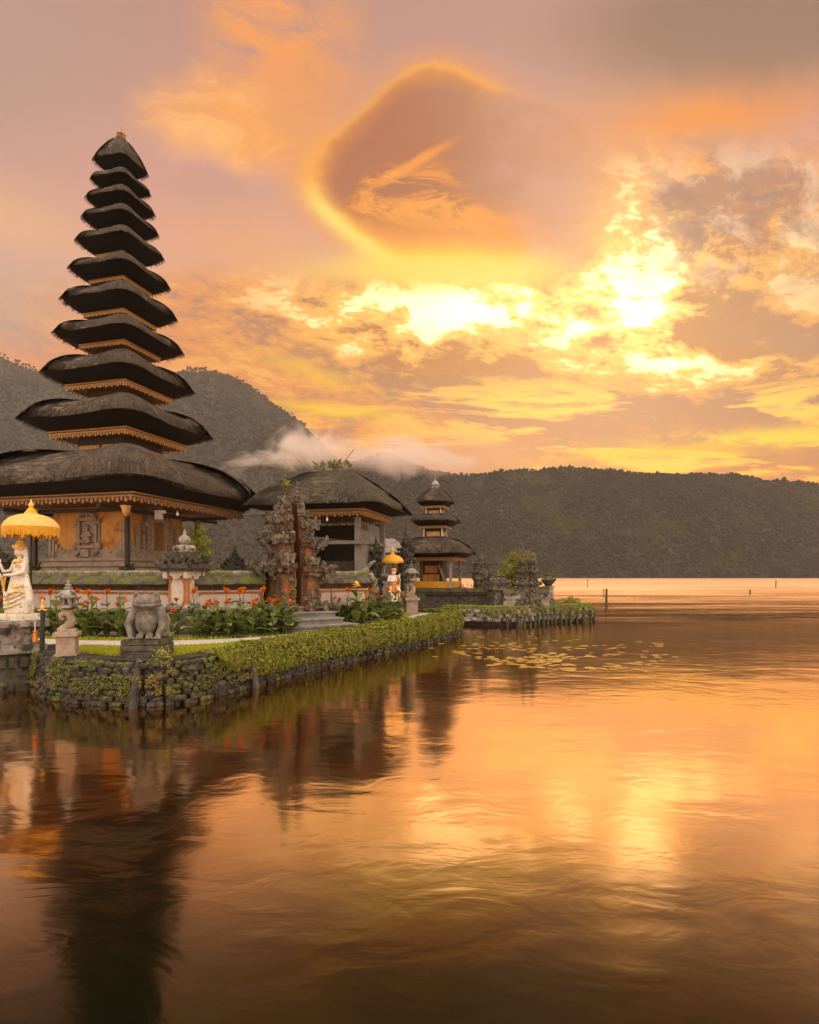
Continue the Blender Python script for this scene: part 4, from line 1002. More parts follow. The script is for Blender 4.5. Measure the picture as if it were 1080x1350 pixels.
# ------------------------------------------------------------------ compound walls
def wall_segment(name, label, a, b, panels, zcap=2.55, side=1):
    """low wall: dark footing, ochre band, white panels with cut corners, moulding, mossy roofed coping. runs from a to b, local -Y faces the path"""
    L = math.hypot(b[0] - a[0], b[1] - a[1]); rz = math.atan2(b[1] - a[1], b[0] - a[0])
    t = thing(name, label, 'wall', (a[0], a[1], 0), rz)
    m = MB(); m.box((L / 2, .25, 1.05), (L, .62, .5)); m.box((L / 2, .25, 1.33), (L, .56, .06)); m.build('footing', M['stone_dark'], t)
    m = MB(); m.box((L / 2, .25, 1.70), (L, .44, .68)); m.build('wall_body', M['brick'], t)
    m = MB(); m.box((L / 2, .25, 1.955), (L, .52, .05)); m.build('moulding', M['stone_pale'], t)
    m = MB(); m.box((L / 2, .25, 2.05), (L, .50, .14)); m.build('brick_band', M['brick_dark'], t)
    w = L / panels
    for k in range(panels):
        x0, x1 = k * w + .10, (k + 1) * w - .10; z0, z1 = 1.40, 1.86; c = .09
        m = MB(); m.prism([(x0 + c, z0), (x1 - c, z0), (x1, z0 + c), (x1, z1 - c), (x1 - c, z1), (x0 + c, z1), (x0, z1 - c), (x0, z0 + c)], .015, .06); m.build('white_panel', M['plaster'], t)
    # coping: two sloping slabs with a mossy crown
    m = MB(); n = max(8, int(L / .12)); vs = []; fs = []; prof = [(-.16, 2.12), (-.20, 2.16), (-.17, 2.22), (.02, 2.40), (.10, 2.42), (.40, 2.42), (.48, 2.40), (.70, 2.2), (.66, 2.12)]
    for i in range(n + 1):
        for y, z in prof: vs.append((L * i / n, y + .02 * mnoise.noise(Vector((i * .7, y * 5, 2))), z + .022 * mnoise.noise(Vector((i * .5, y * 5, z * 5)))))
    q = len(prof)
    for i in range(n):
        for j in range(q): fs.append((i * q + j, (i + 1) * q + j, (i + 1) * q + (j + 1) % q, i * q + (j + 1) % q))
    fs.append(tuple(range(q))); fs.append(tuple(reversed(range(n * q, n * q + q)))); m.add(vs, fs); cap = m.build('coping', M['moss_cap'], t, smooth=False)
    m = MB(); vs = []; fs = []; prof = [(.04, 2.40), (.03, 2.50), (.12, 2.545), (.38, 2.545), (.47, 2.50), (.46, 2.40)]; q = len(prof)
    for i in range(n + 1):
        for y, z in prof: vs.append((L * i / n, y + .03 * mnoise.noise(Vector((i * .9, y * 7, 4))), z + .035 * mnoise.noise(Vector((i * .8, y * 5, z * 9)))))
    for i in range(n):
        for j in range(q): fs.append((i * q + j, (i + 1) * q + j, (i + 1) * q + (j + 1) % q, i * q + (j + 1) % q))
    fs.append(tuple(range(q))); fs.append(tuple(reversed(range(n * q, n * q + q)))); m.add(vs, fs); m.build('mossy_crown', M['moss_top'], cap)
    V, F = [], []
    for k in range(int(L * 60)):
        x = rng.uniform(0, L); 
        if mnoise.noise(Vector((x * 1.3, 3, 1))) < -.15: continue
        y = rng.uniform(-.05, .45); z = 2.52 + min(0, y) * 1.2
        leaf_cloud(V, F, (x, y, z + rng.uniform(0, .06)), (0, -.4, 1), .022)
    npmesh('moss_tufts', np.array([tuple(v) for v in V]), np.array(F), M['hedge_leaf'], parent=cap)
    return t
PIL = (-6.30, 16.8)
WD = Vector((math.cos(R(35)), math.sin(R(35)), 0))
def W_(s): return (PIL[0] + WD.x * s, PIL[1] + WD.y * s)
LA = (PIL[0] - .964 * 10.5, PIL[1] + .267 * 10.5); LB = (PIL[0] - .964 * .35, PIL[1] + .267 * .35)
wall_segment('compound_wall', 'long white-panelled wall with mossy coping in front of the tall pagoda', LA, LB, 3)
wall_segment('compound_wall', 'short white-panelled wall between corner pillar and split gate', W_(.34), W_(2.36), 1)
wall_segment('compound_wall', 'white-panelled wall between split gate and the open pavilion\'s corner', W_(4.16), W_(6.0), 1)
eA = W_(6.0); wall_segment('compound_wall', 'receding wall that turns back beside the open pavilion', (eA[0], eA[1] + .02), (eA[0] - .16, eA[1] + 3.4), 2)

def corner_pillar():
    t = thing('corner_pillar', 'carved brick corner pillar with white octagonal panels and lotus finial', 'pillar', (PIL[0], PIL[1] + .2, 0), -TH)
    m = MB(); m.box((0, 0, 1.05), (.96, .96, .5)); m.box((0, 0, 1.36), (.86, .86, .12)); m.build('base', M['stone_dark'], t)
    m = MB(); m.box((0, 0, 1.95), (.60, .60, 1.12)); m.build('shaft', M['brick'], t)
    for s in range(4):
        m = MB(); m.M = Matrix.Rotation(s * math.pi / 2, 4, 'Z'); m.prism([(-.12, 1.56), (.12, 1.56), (.19, 1.72), (.19, 2.16), (.12, 2.30), (-.12, 2.30), (-.19, 2.16), (-.19, 1.72)], -.33, -.29); m.build('white_panel', M['plaster'], t)
    m = MB(); carving(m, (0, 0, 1.50), .84, .84, .20, 46, 3)
    for s in range(4):
        m.M = Matrix.Rotation(s * math.pi / 2, 4, 'Z'); m.ball((0, -.40, 1.52), (.14, .10, .12)); m.ball((-.36, -.36, 1.50), .12)
    m.M = Matrix(); m.build('carved_band', M['stone'], t)
    m = MB()
    for s in range(4):
        m.M = Matrix.Rotation(s * math.pi / 2, 4, 'Z')
        m.prism([(-.22, 2.52), (.22, 2.52), (.22, 2.42), (.12, 2.38), (.08, 2.30), (-.08, 2.30), (-.12, 2.38), (-.22, 2.42)], -.38, -.28); m.prism([(-.42, 2.52), (-.26, 2.52), (-.26, 2.40), (-.36, 2.30), (-.42, 2.34)], -.40, -.26); m.prism([(.26, 2.52), (.42, 2.52), (.42, 2.34), (.36, 2.30), (.26, 2.40)], -.40, -.26)
    m.M = Matrix(); m.build('capital', M['stone_pale'], t)
    m = MB(); m.box((0, 0, 2.56), (.92, .92, .08)); m.box((0, 0, 2.66), (1.0, 1.0, .12)); m.box((0, 0, 2.76), (.86, .86, .08)); m.box((0, 0, 2.84), (.96, .96, .08)); m.box((0, 0, 2.93), (.66, .66, .10)); m.box((0, 0, 3.02), (.48, .48, .10))
    carving(m, (0, 0, 2.80), .96, .96, .26, 52, 12)
    for s in range(4):
        a = math.pi / 4 + s * math.pi / 2; o = (math.cos(a), math.sin(a), 0)
        curl(m, (.60 * o[0], .60 * o[1], 2.62), o, (0, 0, 1), .42, .9, .10); curl(m, (.42 * o[0], .42 * o[1], 2.92), o, (0, 0, 1), .30, .9, .07)
    m.build('crown', M['stone_dark'], t)
    m = MB(); m.lathe((0, 0, 3.05), [(.26, 0), (.28, .05), (.14, .09), (.22, .14), (.23, .19), (.10, .22), (.155, .29), (.17, .36), (.14, .43), (.05, .49), (.045, .56), (.015, .66)], 14)
    for k in range(10):
        a = k * math.pi / 5; m.ball((.24 * math.cos(a), .24 * math.sin(a), 3.16), (.07, .07, .09), 7, 5)
    m.build('lotus_finial', M['stone'], t)
corner_pillar()

# ------------------------------------------------------------------ the split gate
def gate_half(sg, seed, scale_z, label):
    gx, gy = W_(3.26)
    t = thing('gate_tower', label, 'split gate', (gx, gy, 0), R(35), 'two halves of the split gate')
    H = [(.8, 1.42, .96, .90), (1.42, 1.56, 1.04, .98), (1.56, 2.50, .60, .62), (2.50, 2.62, .78, .74), (2.62, 2.78, .96, .84), (2.78, 3.42, .50, .54), (3.42, 3.54, .66, .64), (3.54, 3.66, .74, .68), (3.66, 4.06, .42, .46), (4.06, 4.15, .54, .54), (4.15, 4.26, .46, .46), (4.26, 4.52, .32, .36), (4.52, 4.80, .22, .26)]
    H = [(a_, b_, w_, d_ * 1.55) for a_, b_, w_, d_ in H]
    def Z(z): return .8 + (z - .8) * scale_z
    x0 = sg * .10
    b = MB()
    for k, (z0, z1, w, d) in enumerate(H):
        b.box((x0 + sg * w / 2, 0, (Z(z0) + Z(z1)) / 2), (w, d, Z(z1) - Z(z0)))
    b.build('body', M['brick_dark'], t)
    ins = MB()
    for z0, z1, w, d in ((1.56, 2.5, .60, .96), (2.78, 3.42, .5, .84)):     # bright brick showing between the carvings
        ins.box((x0 + sg * w * .55, -d / 2 - .005, (Z(z0) + Z(z1)) / 2), (w * .42, .03, (z1 - z0) * .9)); ins.box((x0 + sg * (w + .005), 0, (Z(z0) + Z(z1)) / 2), (.03, d * .5, (z1 - z0) * .8))
    ins.build('brick_inlay', M['brick_worn'], t)
    c = MB(); r_ = random.Random(seed)
    for z0, z1, w, d in H:
        ledge = (z1 - z0) < .2; hgt = z1 - z0
        n = 26 if ledge else 46
        for _ in range(int(n * (.5 + w))):
            face = r_.choice((0, 0, 1, 1, 2)); s = r_.uniform(.07, .14) * (.6 + .5 * w)
            if face == 0: p = (x0 + sg * r_.uniform(.12 * w, w), -d / 2, 0); o = Vector((sg * .2, -1, .1))
            elif face == 1: p = (x0 + sg * w, r_.uniform(-d / 2, d / 2), 0); o = Vector((sg, -.1, .1))
            else: p = (x0 + sg * r_.uniform(.2, w), d / 2, 0); o = Vector((0, 1, .1))
            z = Z(r_.uniform(z0, z1))
            if r_.random() < .28: curl(c, (p[0], p[1], z), o, (0, 0, 1), s * 2.0, r_.uniform(.7, 1.2), s * .55)
            elif r_.random() < .5: c.ball((p[0], p[1], z), (s * .5, s * .55, s * .8), 7, 5)
            else: c.box((p[0], p[1], z), (s * 1.3, s * 1.0, s * 1.1), r_.uniform(-.15, .15), ry=r_.uniform(-.12, .12), top=.82)
        if ledge:                               # antefixes on the corners of each ledge
            for yy in (-1, 1):
                curl(c, (x0 + sg * w, yy * d / 2, Z(z0)), (sg, yy * .8, 0), (0, 0, 1), .40 * (.5 + w * .6), .8, .085 * (.5 + w * .6))
                for q in range(4): c.box((x0 + sg * (w + .02 + .02 * q), yy * (d / 2 + .02), Z(z0) - .05 + q * .08), (.12 - .02 * q, .10, .09), ry=sg * .2 * q)
    # winged scrolls stepping up the outer side
    for z, w, s in ((2.70, .90, .85), (3.50, .66, .74), (4.06, .46, .56)):
        for q in range(3):
            curl(c, (x0 + sg * (w - .10 + .02 * q), -.08 + .08 * q, Z(z - .42)), (sg, 0, 0), (0, 0, 1), s * (1.0 - .15 * q), .55, .11 * s + .02)
        for q in range(6): c.box((x0 + sg * (w + .10), 0, Z(z - .05) + q * .055), (.26 - .02 * q, .12, .045), ry=-sg * (.7 - .25 * q))
    # guardian mask over the lower niche
    mz = Z(2.95); c.M = Matrix.Translation((0, -.20, 0)); c.ball((x0 + sg * .30, -.40, mz), (.17, .10, .15), 10, 8); c.ball((x0 + sg * .20, -.48, mz + .05), .045); c.ball((x0 + sg * .40, -.48, mz + .05), .045); c.box((x0 + sg * .30, -.48, mz - .09), (.20, .06, .04))
    for q in (-1, 1): c.box((x0 + sg * .30 + q * .20, -.40, mz), (.08, .08, .26), ry=q * .3)
    c.M = Matrix()
    # spire
    for q in range(5):
        z = Z(4.74) + q * .13; c.lathe((x0 + sg * .10, 0, z), [(.10 - .012 * q, 0), (.125 - .014 * q, .04), (.08 - .01 * q, .10), (.07 - .01 * q, .13)], 8)
        curl(c, (x0 + sg * .14, -.05, z), (sg, -.3, 0), (0, 0, 1), .26 - .02 * q, .7, .05)
    c.lathe((x0 + sg * .10, 0, Z(4.74) + .62), [(.05, 0), (.06, .06), (.02, .16)], 8)
    c.build('carving', M['carved'], t)
    return t, Z
gL, ZL = gate_half(-1, 4, 1.0, 'left half of the tall split gate, carved brick with grey stone wings')
gR, ZR = gate_half(1, 8, .95, 'right half of the tall split gate with its smooth inner face showing')
GX, GY = W_(3.26)
def gate_at(x, y, z): return (GX + math.cos(R(35)) * x - math.sin(R(35)) * y, GY + math.sin(R(35)) * x + math.cos(R(35)) * y, z)
def fern(name, label, loc, n, L, mt, up=1.0):
    t = thing(name, label, 'plant', loc, 0, 'plants sprouting on the gate')
    mb = MB()
    for k in range(n):
        a = rng.uniform(0, 6.28); el = rng.uniform(.3, 1.3) * up; l = L * rng.uniform(.6, 1.1); w = l * .07; pts = []
        for i in range(5):
            q = i / 4; pts.append((math.cos(a) * math.cos(el) * l * q, math.sin(a) * math.cos(el) * l * q, math.sin(el) * l * q - .35 * l * q * q))
        sx, sy = -math.sin(a) * w, math.cos(a) * w; vs = []
        for i, p in enumerate(pts):
            ww = (1 - (i / 4) ** 2) ; vs += [(p[0] - sx * ww, p[1] - sy * ww, p[2]), (p[0] + sx * ww, p[1] + sy * ww, p[2])]
        mb.add(vs, [(2 * i, 2 * i + 1, 2 * i + 3, 2 * i + 2) for i in range(4)])
    mb.build('foliage', mt, t); return t
fern('fern', 'spiky fern growing on the very top of the left gate half', gate_at(-.20, -.05, 5.12), 34, .36, M['young_leaf'])
fern('fern', 'fern clump on the upper spire of the right gate half', gate_at(.30, -.05, 4.75), 22, .26, M['young_leaf'])
fern('fern', 'orange-tinged weed on a ledge halfway up the left gate half', gate_at(-.46, -.34, 4.22), 26, .26, M['bush_leaf'])
fern('fern', 'small weed on the outer ledge of the right gate half', gate_at(.62, -.30, 3.95), 18, .22, M['bush_leaf'])
def climber():
    V, F = [], []
    for k in range(420):
        z = rng.uniform(1.45, 2.55); p = gate_at(-.12 + .10 * mnoise.noise(Vector((z * 3, 1, 0))) + rng.uniform(-.06, .06), -.40 - rng.uniform(0, .08), z); leaf_cloud(V, F, p, (.4, -.8, .2), .035)
    tag(npmesh('climbing_plant', np.array([tuple(v) for v in V]), np.array(F), M['young_leaf']), 'yellow-green creeper climbing the inner edge of the left gate half', 'plant')
climber()
def steps():
    gx, gy = W_(3.26); t = thing('stone_steps', 'grey stone steps climbing from the path to the split gate', 'steps', (gx, gy, 0), R(35))
    for k, (y1, z1) in enumerate(((-1.75, .97), (-1.38, 1.14), (-1.02, 1.31), (-.66, 1.46))):
        m = MB(); w = 1.9 - .12 * k + (.5 if k == 0 else 0); m.box((.15, (y1 + .5) / 2 + (.0), (z1 + .8) / 2 - .012), (w, .5 - y1, z1 - .8 - .024)); m.box((.15, (y1 - .04 + .5) / 2, z1 - .012 + .002 * k), (w + .06, .54 - y1, .05)); m.build('step', M['concrete'], t)
steps()

# ------------------------------------------------------------------ umbrellas, statues, lanterns
def umbrella(label, loc, R0, hgt, pole, mat_top, mat_fr, fringe=.22, tiers=True, tilt=0.0):
    t = thing('ceremonial_umbrella', label, 'umbrella', loc, 0); t.rotation_euler = (0, tilt, 0)
    m = MB(); m.tube([(0, 0, 0), (0, 0, pole)], .018, 8); m.build('pole', M['black_paint'], t)
    m = MB(); prof = [(R0, 0), (R0 * .985, .03 * hgt), (R0 * .90, .34 * hgt), (R0 * .74, .62 * hgt), (R0 * .50, .84 * hgt), (R0 * .25, .95 * hgt), (R0 * .06, hgt)]
    n = 32; vs = []
    for r, z in prof:
        for k in range(n):
            q = 1 - .035 * (abs(math.sin(k * math.pi / 4)) < .3) * 0 + .02 * math.cos(k * math.pi / 2 * 2); vs.append((r * q * math.cos(2 * math.pi * k / n), r * q * math.sin(2 * math.pi * k / n), pole - hgt + z))
    fs = [(i * n + k, i * n + (k + 1) % n, (i + 1) * n + (k + 1) % n, (i + 1) * n + k) for i in range(len(prof) - 1) for k in range(n)]
    m.add(vs, fs); m.build('canopy', mat_top, t, smooth=True)
    m = MB()
    for row, (rr, fl) in enumerate(((R0 * 1.0, fringe), (R0 * .97, fringe * .8))):
        N = 90
        for k in range(N):
            a = 2 * math.pi * (k + .5 * row) / N; l = fl * (.75 + .35 * rng.random()); c, s = math.cos(a), math.sin(a); w = rr * math.pi / N * 1.05; z = pole - hgt + .01; j = rng.uniform(-.012, .012)
            m.add([(c * rr - s * w, s * rr + c * w, z), (c * rr + s * w, s * rr - c * w, z), (c * (rr + j) + s * w * .6, s * (rr + j) - c * w * .6, z - l), (c * (rr + j) - s * w * .6, s * (rr + j) + c * w * .6, z - l)], [(0, 1, 2, 3)])
    m.build('fringe', mat_fr, t)
    m = MB()
    for k in range(8):
        a = 2 * math.pi * k / 8; m.tube([(0, 0, pole - hgt * .55), (R0 * .55 * math.cos(a), R0 * .55 * math.sin(a), pole - hgt * .36), (R0 * .95 * math.cos(a), R0 * .95 * math.sin(a), pole - hgt)], .008, 4)
    m.build('rib', M['black_paint'], t)
    if tiers:
        m = MB(); m.lathe((0, 0, pole - .02), [(R0 * .26, 0), (R0 * .22, .03), (R0 * .12, .11), (R0 * .05, .16)], 16); m.build('cap_frill', mat_fr, t)
        m = MB(); m.lathe((0, 0, pole + .13), [(.03, 0), (.055, .03), (.05, .07), (.025, .10), (.015, .15), (.004, .17)], 10); m.build('finial', M['gold_paint'], t)
    return t
PX0, PY0 = -8.42, 13.0                          # the pier that carries the white goddess
def pier():
    t = thing('statue_pedestal', 'weathered stepped stone pedestal rising from the water under the white statue', 'pedestal', (PX0, PY0, 0), R(-52))
    for c, s, nm, mt in (((0, 0, .30), (.86, .86, .96), 'base', 'stone_dark'), ((0, 0, .865), (1.02, 1.02, .17), 'lower_slab', 'stone'), ((0, 0, 1.14), (.62, .62, .40), 'block', 'stone'), ((0, 0, 1.40), (1.08, 1.08, .13), 'top_slab', 'stone')):
        m = MB(); m.box(c, s, top=1.0)
        if nm == 'block': carving(m, c, .62, .62, .34, 36, 8)
        if nm == 'base':
            for k in range(4): m.box((-.3 + .2 * k, -.46, .60), (.14, .08, .20)); m.box((.46, -.3 + .2 * k, .60), (.08, .14, .20))
        m.build(nm, M[mt], t)
    m = MB(); r_ = random.Random(3)
    for k in range(26):
        a = r_.uniform(0, 6.28); rr = r_.uniform(.45, .72); ic = VARS[k % 6]; s = r_.uniform(.10, .22)
        m.add([(rr * math.cos(a) + p[0] * s, rr * math.sin(a) + p[1] * s, r_.uniform(0, .012) + .04 + .25 * (k % 3) * (.75 - rr) + p[2] * s * .8) for p in ic], ICOF.tolist())
    m.build('rubble', M['rock'], t)
pier()
def goddess():
    z0 = 1.465
    t = thing('goddess_statue', 'white and gold robed deity statue under the yellow umbrella', 'statue', (PX0 + .08, PY0, z0), R(-28)); t.scale = (.93, .93, .93)
    m = MB(); m.box((0, 0, .05), (.72, .60, .10)); m.box((0, 0, .115), (.66, .54, .05)); m.build('base', M['white_stone'], t)
    pr = [('l', (0, 0, .12), [(.30, 0), (.325, .10), (.31, .26), (.30, .42), (.285, .52), (.24, .70), (.19, .90), (.165, 1.02), (.16, 1.06)], 1.0, .82),
          ('b', (0, 0, 1.16), (.165, .125, .17)), ('b', (-.08, -.07, 1.24), (.07, .07, .07)), ('b', (.08, -.07, 1.24), (.07, .07, .07)), ('t', [(-.15, 0, 1.33), (.15, 0, 1.33)], [.065, .065]), ('t', [(0, 0, 1.34), (0, -.01, 1.46)], [.055, .05]),
          ('b', (0, -.02, 1.55), (.088, .10, .118)), ('b', (0, -.115, 1.54), (.016, .022, .022)), ('b', (0, -.095, 1.49), (.04, .03, .02)),
          ('b', (-.10, -.01, 1.54), (.02, .025, .05)), ('b', (.10, -.01, 1.54), (.02, .025, .05)), ('t', [(.11, .05, 1.6), (.15, .05, 1.3), (.16, .06, 1.1)], [.05, .05, .03]),
          ('t', [(-.19, 0, 1.32), (-.27, -.06, 1.12), (-.31, -.20, 1.10), (-.33, -.24, 1.24)], [.058, .05, .042, .034]), ('b', (-.335, -.25, 1.31), (.030, .022, .052)),
          ('t', [(.19, 0, 1.32), (.25, -.08, 1.08), (.14, -.24, 1.02), (-.06, -.28, 1.02)], [.058, .052, .042, .034]), ('b', (-.10, -.29, 1.02), (.05, .03, .035)),
          ('t', [(-.2, .02, .95), (-.32, -.02, .70), (-.37, 0, .40), (-.34, 0, .20)], [.05, .06, .07, .06]), ('t', [(.2, .02, 1.0), (.32, -.02, .70), (.36, 0, .45), (.30, 0, .2)], [.05, .07, .08, .06])]
    for k in range(9):
        a = -2.6 + k * .26 * 1.2; pr.append(('t', [(.20 * math.cos(a), .17 * math.sin(a), .95), (.27 * math.cos(a + .08), .23 * math.sin(a + .08), .6), (.315 * math.cos(a - .05), .265 * math.sin(a - .05), .16)], [.018, .026, .03]))
    for k in range(4):
        z = .30 + .10 * k; pr.append(('t', [(-.26, -.20, z + .04), (-.08, -.30, z - .04), (.14, -.29, z + .02), (.28, -.16, z + .10)], [.02, .028, .028, .02]))
    for q in range(4):
        pr.append(('t', [(-.335 + .014 * (q - 1.5), -.255, 1.33), (-.34 + .018 * (q - 1.5), -.262, 1.40 - .008 * abs(q - 1.5))], [.0115, .009]))
    pr.append(('t', [(-.31, -.26, 1.30), (-.285, -.28, 1.345)], [.012, .010]))
    sculpt('body', pr, .016, M['white_stone'], t, 2)
    m = MB(); m.lathe((0, 0, 1.60), [(.108, 0), (.125, .04), (.115, .07), (.09, .10), (.105, .13), (.07, .18), (.075, .20), (.03, .25), (.012, .29)], 16)
    for sg in (-1, 1):
        for q in range(3): curl(m, (sg * .10, -.02 + .04 * q, 1.60), (sg, 0, 0), (0, 0, 1), .14, .6, .025)
    for q in range(5): m.ball((.05 * (q - 2), -.105, 1.68), (.02, .02, .045), 7, 5)
    m.build('crown', M['gold_paint'], t)
    m = MB(); m.lathe((0, -.01, 1.30), [(.15, 0), (.18, .03), (.11, .09)], 20, sy=.85); m.build('collar', M['gold_paint'], t)
    m = MB()
    for pts in ([(-.30, -.16, .98), (-.29, -.2, .80), (-.27, -.22, .62)], [(-.24, -.26, 1.0), (-.26, -.25, .82), (-.30, -.18, .64)], [(.02, -.24, .84), (.16, -.24, .74), (.29, -.10, .80)], [(.10, -.25, .78), (.22, -.22, .66), (.33, -.05, .62)], [(-.24, -.22, .56), (0, -.30, .55), (.22, -.24, .60)], [(-.20, -.25, .40), (.02, -.30, .34), (.2, -.25, .42)], [(-.16, -.10, 1.05), (0, -.17, 1.03), (.16, -.10, 1.05)]):
        m.tube(pts, [.018, .026, .02], 6)
    m.build('sash', M['gold_paint'], t)
    m = MB(); m.lathe((-.30, -.33, .86), [(.03, 0), (.075, .04), (.10, .11), (.075, .18), (.035, .22), (.05, .25)], 14); m.build('vase', M['white_stone'], t)
goddess()
umbrella('large yellow fringed umbrella over the white deity statue', (PX0 + .22, PY0 + .15, 1.465), .55, .31, 2.29, M['pale_cloth'], M['yellow_cloth'], .24, tilt=0)
def bamboo(label, x, y, z0, z1, r, extra=True):
    t = thing('bamboo_pole', label, 'pole', (x, y, 0)); m = MB(); pts = []; rad = []
    n = 9
    for i in range(n + 1): pts.append((.01 * math.sin(i), .01 * math.cos(i * 1.3), z0 + (z1 - z0) * i / n)); rad.append(r * (1.0 if i % 3 else 1.15))
    m.tube(pts, rad, 8); m.build('shaft', M['bamboo_dark'], t)
    m = MB(); m.tube([(0, 0, -.35), (0, 0, .22)], r * 1.06, 8); m.build('rusty_foot', M['rust'], t)
    if extra:
        m = MB(); m.box((0, 0, z1), (.16, .05, .03)); m.lathe((0, 0, z1 + .01), [(.03, 0), (.035, .05), (.015, .12), (.02, .18), (.004, .24)], 8); m.build('offering', M['gold_paint'], t)
bamboo('dark green bamboo pole standing in the water beside the stone pedestal', wx(56, 12.75), 12.75, -.3, 1.68, .045)
def tassel(label, x, y, z, l):
    t = thing('offering_tassel', label, 'offering', (x, y, z)); m = MB(); m.tube([(0, 0, 0), (0, 0, -l * .5)], .012, 6); m.build('cord', M['white_cloth'], t)
    m = MB(); m.lathe((0, 0, -l), [(.05, 0), (.04, l * .3), (.03, l * .45), (.045, l * .5), (.01, l * .56)], 8); m.build('tuft', M['orange_cloth'], t)
tassel('orange tassel hanging from the edge of the white statue\'s pedestal', PX0 + .56, PY0 - .26, 1.44, .42)

def lantern(label, loc, sc, rz):
    t = thing('stone_lantern', label, 'lantern', loc, rz); t.scale = (sc, sc, sc)
    m = MB(); m.box((0, 0, .03), (.50, .50, .06)); m.box((0, 0, .27), (.42, .42, .46)); m.box((0, 0, .54), (.54, .54, .09)); m.build('base', M['stone_pink'], t)
    m = MB()
    # S-shaped scroll stem
    pts = [(-.16, 0, .58), (-.06, 0, .66), (.06, 0, .78), (.09, 0, .92), (.03, 0, 1.03), (-.08, 0, 1.06), (-.15, 0, 1.00), (-.14, 0, .92), (-.07, 0, .90)]
    m.tube(pts, [.11, .12, .11, .10, .09, .08, .068, .055, .04], 12); m.box((.02, 0, .62), (.36, .26, .10)); m.box((.02, 0, 1.08), (.18, .18, .12))
    m.build('scroll_stem', M['stone_pink'], t, smooth=True, flatangle=45)
    m = MB(); m.lathe((.02, 0, 1.12), [(.10, 0), (.17, .05), (.25, .07), (.25, .12), (.15, .13)], 6); m.build('tray', M['stone'], t)
    m = MB()
    for k in range(6):
        a = math.pi / 3 * k; m.box((.02 + .14 * math.cos(a), .14 * math.sin(a), 1.34), (.05, .05, .20), a)
    m.lathe((.02, 0, 1.24), [(.16, 0), (.16, .05)], 6); m.lathe((.02, 0, 1.40), [(.16, 0), (.16, .04)], 6); m.build('lamp_box', M['stone'], t)
    m = MB(); m.lathe((.02, 0, 1.44), [(.30, 0), (.30, .04), (.24, .06), (.17, .14), (.09, .20)], 6); m.build('roof', M['stone'], t)
    m = MB(); m.lathe((.02, 0, 1.64), [(.07, 0), (.10, .02), (.10, .05), (.05, .06), (.075, .09), (.075, .11), (.035, .13), (.035, .20), (.025, .22)], 10); m.build('finial', M['stone'], t)
lantern('pale stone lantern on a scroll stem beside the frog', (wx(89, 12.0), 12.0, ZG + .02), .80, R(18))
lantern('slender stone lantern on a tall square post before the islet', (wx(541.5, 25.0), 25.0, ZG + .02), 1.16, R(15))

def frog():
    X, Y = wx(195, 11.95), 11.95
    t = thing('statue_plinth', 'mossy dark stepped stone block under the frog', 'pedestal', (X, Y, ZG + .03), R(10))
    for k, (z0, z1, s) in enumerate(((0, .11, .85), (.11, .13, .79), (.13, .23, .84), (.23, .25, .77), (.25, .34, .82))):
        m = MB(); m.box((0, 0, (z0 + z1) / 2), (s, s * .86, z1 - z0), top=.985); m.build('course', M['stone_dark'], t)
    f = thing('frog_statue', 'grey stone frog sitting upright on its mossy block', 'statue', (X, Y, ZG + .37), R(10)); f.scale = (.80, .84, 1.04)
    pr = [('b', (0, .10, .34), (.33, .33, .36)), ('b', (0, -.13, .30), (.255, .21, .255)), ('b', (0, -.02, .60), (.31, .27, .16)), ('b', (0, -.08, .705), (.335, .27, .115)), ('b', (0, -.20, .685), (.27, .17, .075)), ('b', (0, .0, .77), (.25, .20, .07)),
          ('b', (0, -.16, .585), (.25, .17, .04)),
          ('t', [(-.33, -.10, .642), (-.24, -.27, .632), (-.10, -.352, .625), (0, -.37, .615), (.10, -.352, .625), (.24, -.27, .632), (.33, -.10, .642)], [.022, .022, .022, .026, .022, .022, .022]),
          ('b', (-.225, -.09, .80), (.085, .09, .085)), ('b', (.225, -.09, .80), (.085, .09, .085)), ('b', (-.225, -.15, .82), (.045, .045, .05)), ('b', (.225, -.15, .82), (.045, .045, .05)),
          ('t', [(-.20, -.12, .78), (-.10, -.27, .73), (0, -.33, .70)], [.03, .028, .03]), ('t', [(.20, -.12, .78), (.10, -.27, .73), (0, -.33, .70)], [.03, .028, .03]), ('b', (0, -.30, .735), (.06, .06, .03)),
          ('t', [(.26, .0, .56), (.37, -.10, .38), (.37, -.20, .22), (.30, -.30, .06)], [.12, .115, .085, .062]), ('t', [(-.26, .0, .56), (-.37, -.08, .38), (-.40, -.18, .26), (-.31, -.30, .06)], [.11, .10, .085, .062]),
          ('b', (.36, .14, .26), (.14, .26, .22)), ('b', (-.36, .14, .26), (.13, .26, .22)), ('t', [(.40, .12, .10), (.30, -.10, .05)], [.09, .06]), ('t', [(-.40, .12, .10), (-.30, -.10, .05)], [.09, .06]), ('b', (-.42, -.16, .27), (.085, .08, .075))]
    for sg in (-1, 1):
        for k in range(4):
            a = (-.6 + .4 * k); pr.append(('t', [(sg * .30 + .02 * a, -.30, .05), (sg * .30 + .13 * a, -.41 + .03 * abs(a), .025)], [.032, .022]))
        for k in range(3): pr.append(('t', [(sg * .11 + .05 * (k - 1), -.26, .08), (sg * .11 + .06 * (k - 1), -.36, .03)], [.032, .026]))
    o = sculpt('body', pr, .014, M['frogstone'], f, 3)
    for sg in (-1, 1): m = MB(); m.ball((sg * .225, -.185, .825), (.022, .018, .026), 8, 6); m.build('eye', M['stone_dark'], f)
frog()
